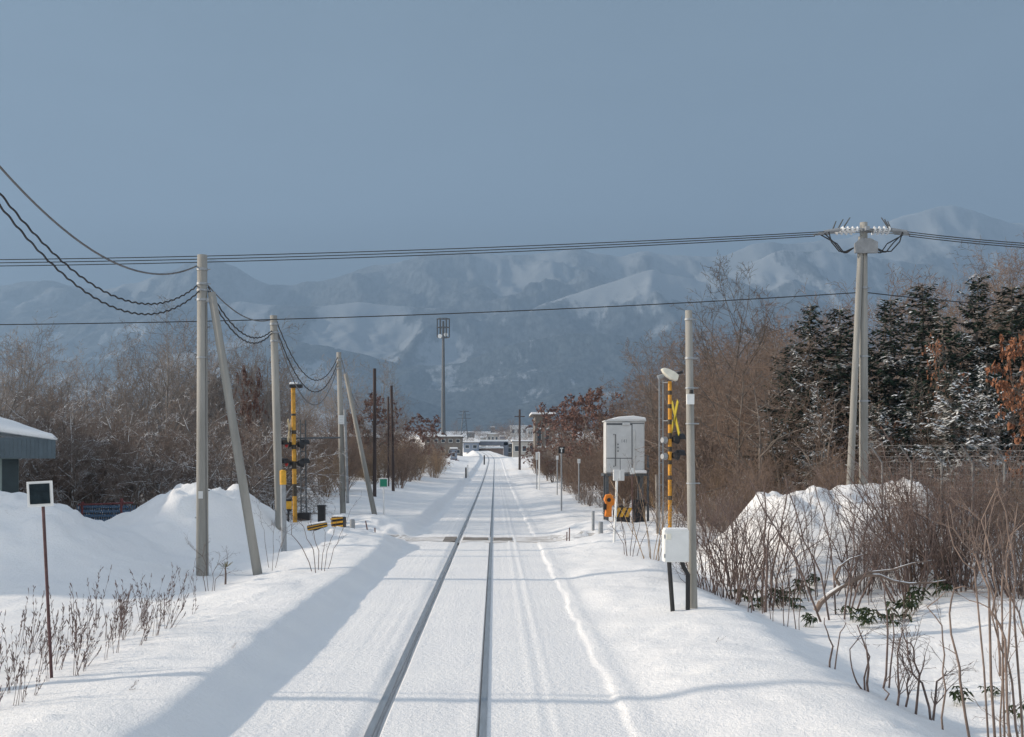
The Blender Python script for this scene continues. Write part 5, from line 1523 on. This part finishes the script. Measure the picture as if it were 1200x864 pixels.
auto_shrub(868, 692, 0.0, 60, 115, 9, 'thicket shrub against the slim concrete pole', STEM2, 11, 0.016, 7)
auto_shrub(845, 688, 0.05, 50, 95, 9, 'dark low shrub directly behind the slim concrete pole', STEM2, 12, 0.013, 8)
auto_shrub(895, 700, 0.0, 60, 130, 6, 'upright shrub with dark trunks before the snow heap', STEM2, 13, 0.022, 6)
auto_shrub(985, 712, -0.05, 110, 165, 7, 'wide fanning shrub around the snow-topped fallen limb', STEM2, 14, 0.020, 7)
auto_shrub(1010, 690, 0.0, 60, 150, 5, 'slender shrub rising in front of the power pole', STEM2, 15, 0.015, 7)
auto_shrub(1100, 672, 0.1, 130, 150, 15, 'dense dark many-stemmed shrub before the wire fence', STEM2, 16, 0.020, 8)
auto_shrub(1125, 680, 0.1, 120, 130, 10, 'dense shrub leaning over the bamboo grass by the fence', STEM2, 17, 0.018, 7, lean=-1)
auto_shrub(1160, 668, 0.1, 90, 130, 9, 'greyish shrub tangled against the wire fence', STEM, 18, 0.016, 7)
auto_shrub(930, 680, 0.05, 70, 90, 7, 'thin reddish shrub at the foot of the snow heap', STEM2, 19, 0.010, 6)
auto_shrub(1060, 690, 0.0, 60, 140, 5, 'thin upright shrub between the fallen limb and the dense shrub', STEM2, 20, 0.012, 6)
auto_shrub(765, 650, 0.25, 46, 95, 9, 'tan dry shrub beside the white equipment box', TWIG_Y, 21, 0.010, 6)
auto_shrub(738, 650, 0.2, 50, 75, 6, 'sparse red-stemmed shrub in front of the cabinet', STEM2, 22, 0.009, 3)
auto_shrub(785, 618, 0.4, 60, 80, 10, 'dry stem cluster around the foot of the crossing signal', STEM2, 23, 0.012, 5)
auto_shrub(824, 640, 0.3, 60, 90, 10, 'dense dark shrub beyond the slim concrete pole', STEM2, 24, 0.015, 7)
auto_shrub(375, 658, 0.4, 50, 62, 6, 'sparse bare sapling clump on the snow bank below the crossing', STEM2, 25, 0.009, 2)
auto_shrub(240 + 6, 690, 0.15, 30, 50, 4, 'thin dry stems at the foot of the tallest concrete pole', STEM2, 26, 0.007, 3)
auto_shrub(318, 655, 0.3, 20, 60, 3, 'thin stems beside the foot of the long leaning strut', STEM2, 27, 0.006, 2)
auto_shrub(1085, 655, 0.15, 120, 120, 16, 'dark shrub behind the dense one, thick with fine twigs', STEM2, 60, 0.015, 9)
auto_shrub(1130, 655, 0.15, 120, 150, 16, 'tall dark shrub pressed against the wire mesh', STEM2, 61, 0.017, 9)
auto_shrub(1185, 660, 0.15, 110, 150, 14, 'dark shrub beneath the rusty-leaved oak', STEM2, 62, 0.016, 9)
auto_shrub(1040, 668, 0.1, 80, 125, 9, 'dark wiry shrub halfway up the snow heap', STEM2, 63, 0.013, 8)
auto_shrub(960, 690, 0.0, 90, 140, 9, 'wiry shrub at the middle of the snow heap foot', STEM2, 64, 0.013, 8)
auto_shrub(905, 672, 0.1, 80, 100, 10, 'fine twiggy shrub low on the snow heap flank', STEM2, 65, 0.011, 8)
auto_shrub(860, 668, 0.15, 70, 85, 12, 'dark twiggy thicket bush past the equipment box pole', STEM2, 66, 0.013, 9)
rng = random.Random(55)
for i in range(18):
    px = rng.uniform(1055, 1215); Y = rng.uniform(20.0, 25.5); x = xat(px, Y)
    key = rng.choice(['wiry0', 'wiry1', 'wiry2', 'brush1', 'wiry0'])
    h = CAMZ + (VY - rng.uniform(505, 585)) * Y / F - gz(x, Y)
    plant(key, x, Y, max(0.35, min(1.15, h / PH(key))), rng, 'brush_shrub', 'dense brown shrub in the tangle before the wire fence', 'shrub', 'dense brush before the wire fence')
for i in range(14):
    px = rng.uniform(825, 1040); Y = rng.uniform(20.5, 24.5); x = xat(px, Y)
    key = rng.choice(['wiry0', 'wiry1', 'wiry2'])
    h = CAMZ + (VY - rng.uniform(570, 640)) * Y / F - gz(x, Y)
    plant(key, x, Y, max(0.25, min(0.9, h / PH(key))), rng, 'brush_shrub', 'low brown shrub scattered over the foot of the big snow heap', 'shrub', 'low brush on the snow heap foot')
for i, (px, py, h) in enumerate(((862, 690, 70), (878, 712, 60), (895, 706, 50), (921, 716, 70), (935, 722, 60), (1020, 700, 80), (1046, 705, 70), (850, 690, 50), (905, 712, 45))):
    auto_shrub(px, py, 0.0, 14, h, 2, 'lone thin stem standing in the snow before the heap', STEM2, 40 + i, 0.009, 1, group='lone thin stems before the snow heap')
# small evergreen seedling left
# fallen limb with snow
Yl = Yb(708, -0.02)
fl = empty('fallen_limb', at(962, 708, Yl), 'fallen snow-topped limb arching over the bamboo grass', 'branch')
o = fl.location
k = MB(); k.tube([at(a, b_, Yl) - o for a, b_ in ((956, 716), (962, 706), (972, 697), (985, 688), (1000, 680), (1015, 674), (1030, 674), (1047, 681), (1065, 684), (1090, 683), (1108, 680))], [0.055, .052, .048, .044, .04, .036, .032, .028, .024, .018, .01], 9); k.build('limb', STEMS_, fl, smooth=True)
k = MB(); k.tube([at(a, b_, Yl) - o for a, b_ in ((985, 688), (978, 676), (984, 664), (996, 655), (1012, 650))], [0.03, .028, .024, .018, .01], 8); k.build('side_limb', STEMS_, fl, smooth=True)
k = MB(); k.tube([at(a, b_, Yl) - o for a, b_ in ((1000, 680), (1020, 671), (1045, 668), (1070, 660), (1092, 657))], [0.03, .026, .02, .014, .008], 8); k.build('side_limb', STEMS_, fl, smooth=True)


# bamboo grass
def sasa_proto(seed, n=34, size=0.16):
    rng = random.Random(seed); V = []; Q = []; st = []
    for i in range(n // 3):
        a = rng.uniform(0, 6.28); b = Vector((math.cos(a), math.sin(a), 0)) * rng.uniform(0, 0.22)
        h = rng.uniform(0.12, 0.42); top = b + Vector((rng.gauss(0, 0.08), rng.gauss(0, 0.08), h))
        st.append((tuple(b + Vector((0, 0, -0.05))), tuple(top), 0.004, 0.003))
        for j in range(4):
            aa = rng.uniform(0, 6.28); d = Vector((math.cos(aa), math.sin(aa), rng.uniform(-0.9, 0.1))).normalized()
            l_ = size * rng.uniform(0.7, 1.3); w = l_ * 0.16; e = d.cross(Vector((0, 0, 1))).normalized(); up = e.cross(d) * 0.02
            P_ = [top, top + d * l_ * 0.35 + e * w + up, top + d * l_ * 0.75 + e * w * 0.7 - Vector((0, 0, .015)), top + d * l_ - Vector((0, 0, 0.05)), top + d * l_ * 0.75 - e * w * 0.7 - Vector((0, 0, .015)), top + d * l_ * 0.35 - e * w + up]
            k = len(V); V += [tuple(p) for p in P_]; Q += [(k, k + 1, k + 2, k + 3), (k, k + 3, k + 4, k + 5)]
    return seg_mesh('stem', st, 4, mat('bamboo_stem', (0.10, 0.10, 0.04), 0.7)), fast_mesh('leaf', np.array(V), np.array(Q), SASA)


SP = [sasa_proto(700 + i) for i in range(4)]
rng = random.Random(31)
SG = 'dark green bamboo grass clumps poking out of the snow'
for (px, py, s) in ((1012, 720, 0.8), (1003, 712, 1.0), (1022, 716, 0.9), (1050, 716, 1.1), (1062, 712, 1.0), (1044, 722, 0.8), (946, 716, 0.7), (915, 690, 1.1), (905, 694, 1.0), (892, 698, 0.9), (940, 685, 1.0), (952, 682, 0.9),
                    (1100, 700, 1.0), (1112, 690, 1.0), (1120, 680, 1.1), (1132, 672, 1.1), (1105, 680, 0.9), (1145, 668, 0.9), (1186, 660, 1.0), (1195, 650, 1.0), (1174, 664, 0.8), (1128, 800, 0.8), (1160, 795, 0.5), (1194, 815, 0.6), (870, 690, 0.8),
                    (930, 700, 0.7), (990, 706, 0.7), (1078, 706, 0.9)):
    Y = Yb(py, 0.02); x = xat(px, Y)
    r = empty('dwarf_bamboo', (x, Y, gz(x, Y)), 'clump of dark green bamboo grass leaves sticking out of the snow', 'dwarf bamboo', SG, rz=rng.uniform(0, 6.28)); s *= rng.uniform(0.6, 0.9); r.scale = (s, s, s)
    a, b_ = SP[rng.randrange(4)]; link('stem', a, r); link('leaf', b_, r)
Y = Yb(680, 0.15); x = xat(264, Y)
r = empty('palmlike_plant', (x, Y, gz(x, Y)), 'small dried plant with a radiating leaf head beside the tallest concrete pole', 'plant')
k = MB(); k.tube([(0, 0, -0.1), (0.01, 0, 0.2), (0, 0, 0.34)], [0.022, 0.018, 0.012], 8); k.build('stem', STEM2, r)
rng = random.Random(3); V = []; Q = []
for i in range(26):
    a = rng.uniform(0, 6.28); d = Vector((math.cos(a), math.sin(a), rng.uniform(-0.25, 0.9))).normalized(); e = d.cross(Vector((0, 0, 1))).normalized(); l_ = rng.uniform(0.14, 0.26); b0 = Vector((0, 0, 0.33))
    k = len(V); V += [tuple(b0), tuple(b0 + d * l_ * .5 + e * .014), tuple(b0 + d * l_), tuple(b0 + d * l_ * .5 - e * .014)]; Q.append((k, k + 1, k + 2, k + 3))
link('leaf', fast_mesh('leaf', np.array(V), np.array(Q), mat('dried_olive_leaf', (0.14, 0.13, 0.075), 0.8, 0.25, 9)), r)

# ------------------------------------------------------------------ fence on the right
FENC = mat('fence_grey_steel', (0.20, 0.20, 0.20), 0.6, 0.2, 9, metal=0.3)
x0, Yf0, x1, Yf1 = 8.9, 25.5, 13.2, 22.6
fr = empty('wire_fence', ((x0 + x1) / 2, (Yf0 + Yf1) / 2, gz((x0 + x1) / 2, (Yf0 + Yf1) / 2)), 'tall grey wire fence with slanted barbed arms behind the bare shrubs', 'fence')
o = fr.location
npost = 9; hf = 2.15
tops = []
for i in range(npost):
    t = i / (npost - 1); x = x0 + (x1 - x0) * t; y = Yf0 + (Yf1 - Yf0) * t; z = 0.35
    p = Vector((x, y, z)) - o
    k = MB(); k.cyl(p - Vector((0, 0, 0.8)), p + Vector((0, 0, hf)), 0.024, 0.024, 8); k.build('post', FENC, fr)
    k = MB(); k.cyl(p + Vector((0, 0, hf - 0.03)), p + Vector((-0.30, -0.08, hf + 0.38)), 0.02, 0.018, 8); k.build('barbed_arm', FENC, fr)
    tops.append(p)
k = MB()
for q in range(3):
    d = Vector((-0.30, -0.08, 0.38)) * (0.3 + 0.33 * q)
    k.tube([p + Vector((0, 0, hf)) + d for p in tops], 0.005, 4)
k.build('barbed_wire', FENC, fr)
k = MB()
A_ = tops[0]; B_ = tops[-1]
for i in range(64):
    p = A_.lerp(B_, i / 63); k.cyl(p, p + Vector((0, 0, hf)), 0.0045, 0.0045, 4)
for i in range(16):
    z = hf * i / 15; k.cyl(A_ + Vector((0, 0, z)), B_ + Vector((0, 0, z)), 0.0045, 0.0045, 4)
k.build('wire_mesh_panel', FENC, fr)
for z in (1.25, 0.75, 2.1):
    k = MB(); k.cyl(A_.lerp(B_, 0.55) + Vector((0, 0.03, z)), B_ + Vector((0, 0.03, z)), 0.03, 0.03, 6); k.build('cross_rail', FENC, fr)

# ------------------------------------------------------------------ haze
hz = MB()
X0, X1, Y0_, Y1_, Z0, Z1 = -4050, 4250, -80, 7050, -40, 1560
hz.box(((X0 + X1) / 2, (Y0_ + Y1_) / 2, (Z0 + Z1) / 2), (X1 - X0, Y1_ - Y0_, Z1 - Z0))
hm = bpy.data.materials.new('haze_air'); hm.use_nodes = True; nt = hm.node_tree
for n_ in list(nt.nodes):
    if n_.type == 'BSDF_PRINCIPLED': nt.nodes.remove(n_)
out = next(n_ for n_ in nt.nodes if n_.type == 'OUTPUT_MATERIAL')
pv = nt.nodes.new('ShaderNodeVolumePrincipled'); pv.inputs['Color'].default_value = (0.34, 0.52, 0.78, 1); pv.inputs['Density'].default_value = 2.8e-4; pv.inputs['Anisotropy'].default_value = 0.1
nt.links.new(pv.outputs[0], out.inputs['Volume'])
ho = hz.build('haze', hm); tag(ho, kind='stuff')

# ------------------------------------------------------------------ light
SUN_AZ_OFF = 3.0      # degrees ahead of straight from -X
el = R(SUN_EL); az = R(SUN_AZ_OFF)
S = Vector((-math.cos(el) * math.cos(az), math.cos(el) * math.sin(az), math.sin(el)))
ld = bpy.data.lights.new('sun', 'SUN'); ld.energy = 5.0; ld.angle = R(1.4); ld.color = (1.0, 0.86, 0.70)
lo = bpy.data.objects.new('sun', ld); COL.objects.link(lo); lo.rotation_euler = S.to_track_quat('Z', 'Y').to_euler(); lo.location = (-50, 0, 60)

w = bpy.data.worlds.new('World'); SC.world = w; w.use_nodes = True
nt = w.node_tree; L = nt.links.new
bg = nt.nodes['Background']
sky = nt.nodes.new('ShaderNodeTexSky'); sky.sky_type = 'NISHITA'; sky.sun_disc = False
sky.sun_elevation = el; sky.sun_rotation = math.atan2(S.x, S.y); sky.air_density = 1.2; sky.dust_density = 1.5; sky.ozone_density = 1.5
STR = 0.06
bg.inputs['Strength'].default_value = STR
tc = N(nt, 'ShaderNodeTexCoord'); sp3 = N(nt, 'ShaderNodeSeparateXYZ'); L(tc.outputs['Generated'], sp3.inputs[0])
# thin bright veil over most of the sky, and a dark grey-blue cloud bank ahead over the mountains
nz = N(nt, 'ShaderNodeTexNoise', Scale=1.6, Detail=6.0, Roughness=0.55); L(tc.outputs['Generated'], nz.inputs['Vector'])
veil = N(nt, 'ShaderNodeMixRGB'); veil.inputs[0].default_value = 0.6
L(sky.outputs[0], veil.inputs[1]); veil.inputs[2].default_value = (0.36 / STR, 0.375 / STR, 0.395 / STR, 1)
mr = N(nt, 'ShaderNodeMapRange'); mr.interpolation_type = 'SMOOTHSTEP'; mr.inputs[1].default_value = 0.30; mr.inputs[2].default_value = 0.62
ad = N(nt, 'ShaderNodeMath', operation='MULTIPLY_ADD'); L(nz.outputs['Fac'], ad.inputs[0]); ad.inputs[1].default_value = 0.15; L(sp3.outputs['Y'], ad.inputs[2])
L(ad.outputs[0], mr.inputs[0])
ramp = N(nt, 'ShaderNodeValToRGB'); L(sp3.outputs['Z'], ramp.inputs[0])
ramp.color_ramp.elements[0].position = 0.10; ramp.color_ramp.elements[0].color = (0.094, 0.131, 0.171, 1)
ramp.color_ramp.elements[1].position = 0.40; ramp.color_ramp.elements[1].color = (0.068, 0.094, 0.119, 1)
n5 = N(nt, 'ShaderNodeTexNoise', Scale=2.2, Detail=7.0, Roughness=0.55, Distortion=0.4); 
mp5 = N(nt, 'ShaderNodeMapping'); mp5.inputs['Scale'].default_value = (1, 1, 3.0); L(tc.outputs['Generated'], mp5.inputs[0]); L(mp5.outputs[0], n5.inputs['Vector'])
mr5 = N(nt, 'ShaderNodeMapRange'); mr5.inputs[1].default_value = 0.3; mr5.inputs[2].default_value = 0.7; mr5.inputs[3].default_value = 0.85; mr5.inputs[4].default_value = 1.15; L(n5.outputs['Fac'], mr5.inputs[0])
sc_ = N(nt, 'ShaderNodeVectorMath', operation='SCALE'); L(ramp.outputs[0], sc_.inputs[0])
mm = N(nt, 'ShaderNodeMath', operation='MULTIPLY'); mm.inputs[1].default_value = 1.0 / STR; L(mr5.outputs[0], mm.inputs[0]); L(mm.outputs[0], sc_.inputs['Scale'])
mix = N(nt, 'ShaderNodeMixRGB'); L(mr.outputs[0], mix.inputs[0]); L(veil.outputs[0], mix.inputs[1]); L(sc_.outputs[0], mix.inputs[2])
L(mix.outputs[0], bg.inputs['Color'])

# ------------------------------------------------------------------ camera and render settings
cam = bpy.data.cameras.new('camera'); co = bpy.data.objects.new('camera', cam); COL.objects.link(co)
co.location = (0, 0, CAMZ); co.rotation_euler = (R(90), 0, 0)
cam.sensor_width = 36; cam.lens = 36 * F / 1200; cam.sensor_fit = 'HORIZONTAL'
cam.shift_x = (600 - VX) / 1200; cam.shift_y = (VY - 432) / 1200
cam.clip_end = 20000; cam.clip_start = 0.1
SC.camera = co
SC.view_settings.view_transform = 'Standard'; SC.view_settings.look = 'None'; SC.view_settings.exposure = 1.3; SC.view_settings.gamma = 1.0; SC.view_settings.use_curve_mapping = False
SC.render.engine = 'CYCLES'
SC.cycles.use_denoising = True
SC.cycles.max_bounces = 5; SC.cycles.diffuse_bounces = 3; SC.cycles.glossy_bounces = 2; SC.cycles.transparent_max_bounces = 8; SC.cycles.volume_bounces = 0
SC.cycles.sample_clamp_indirect = 4.0
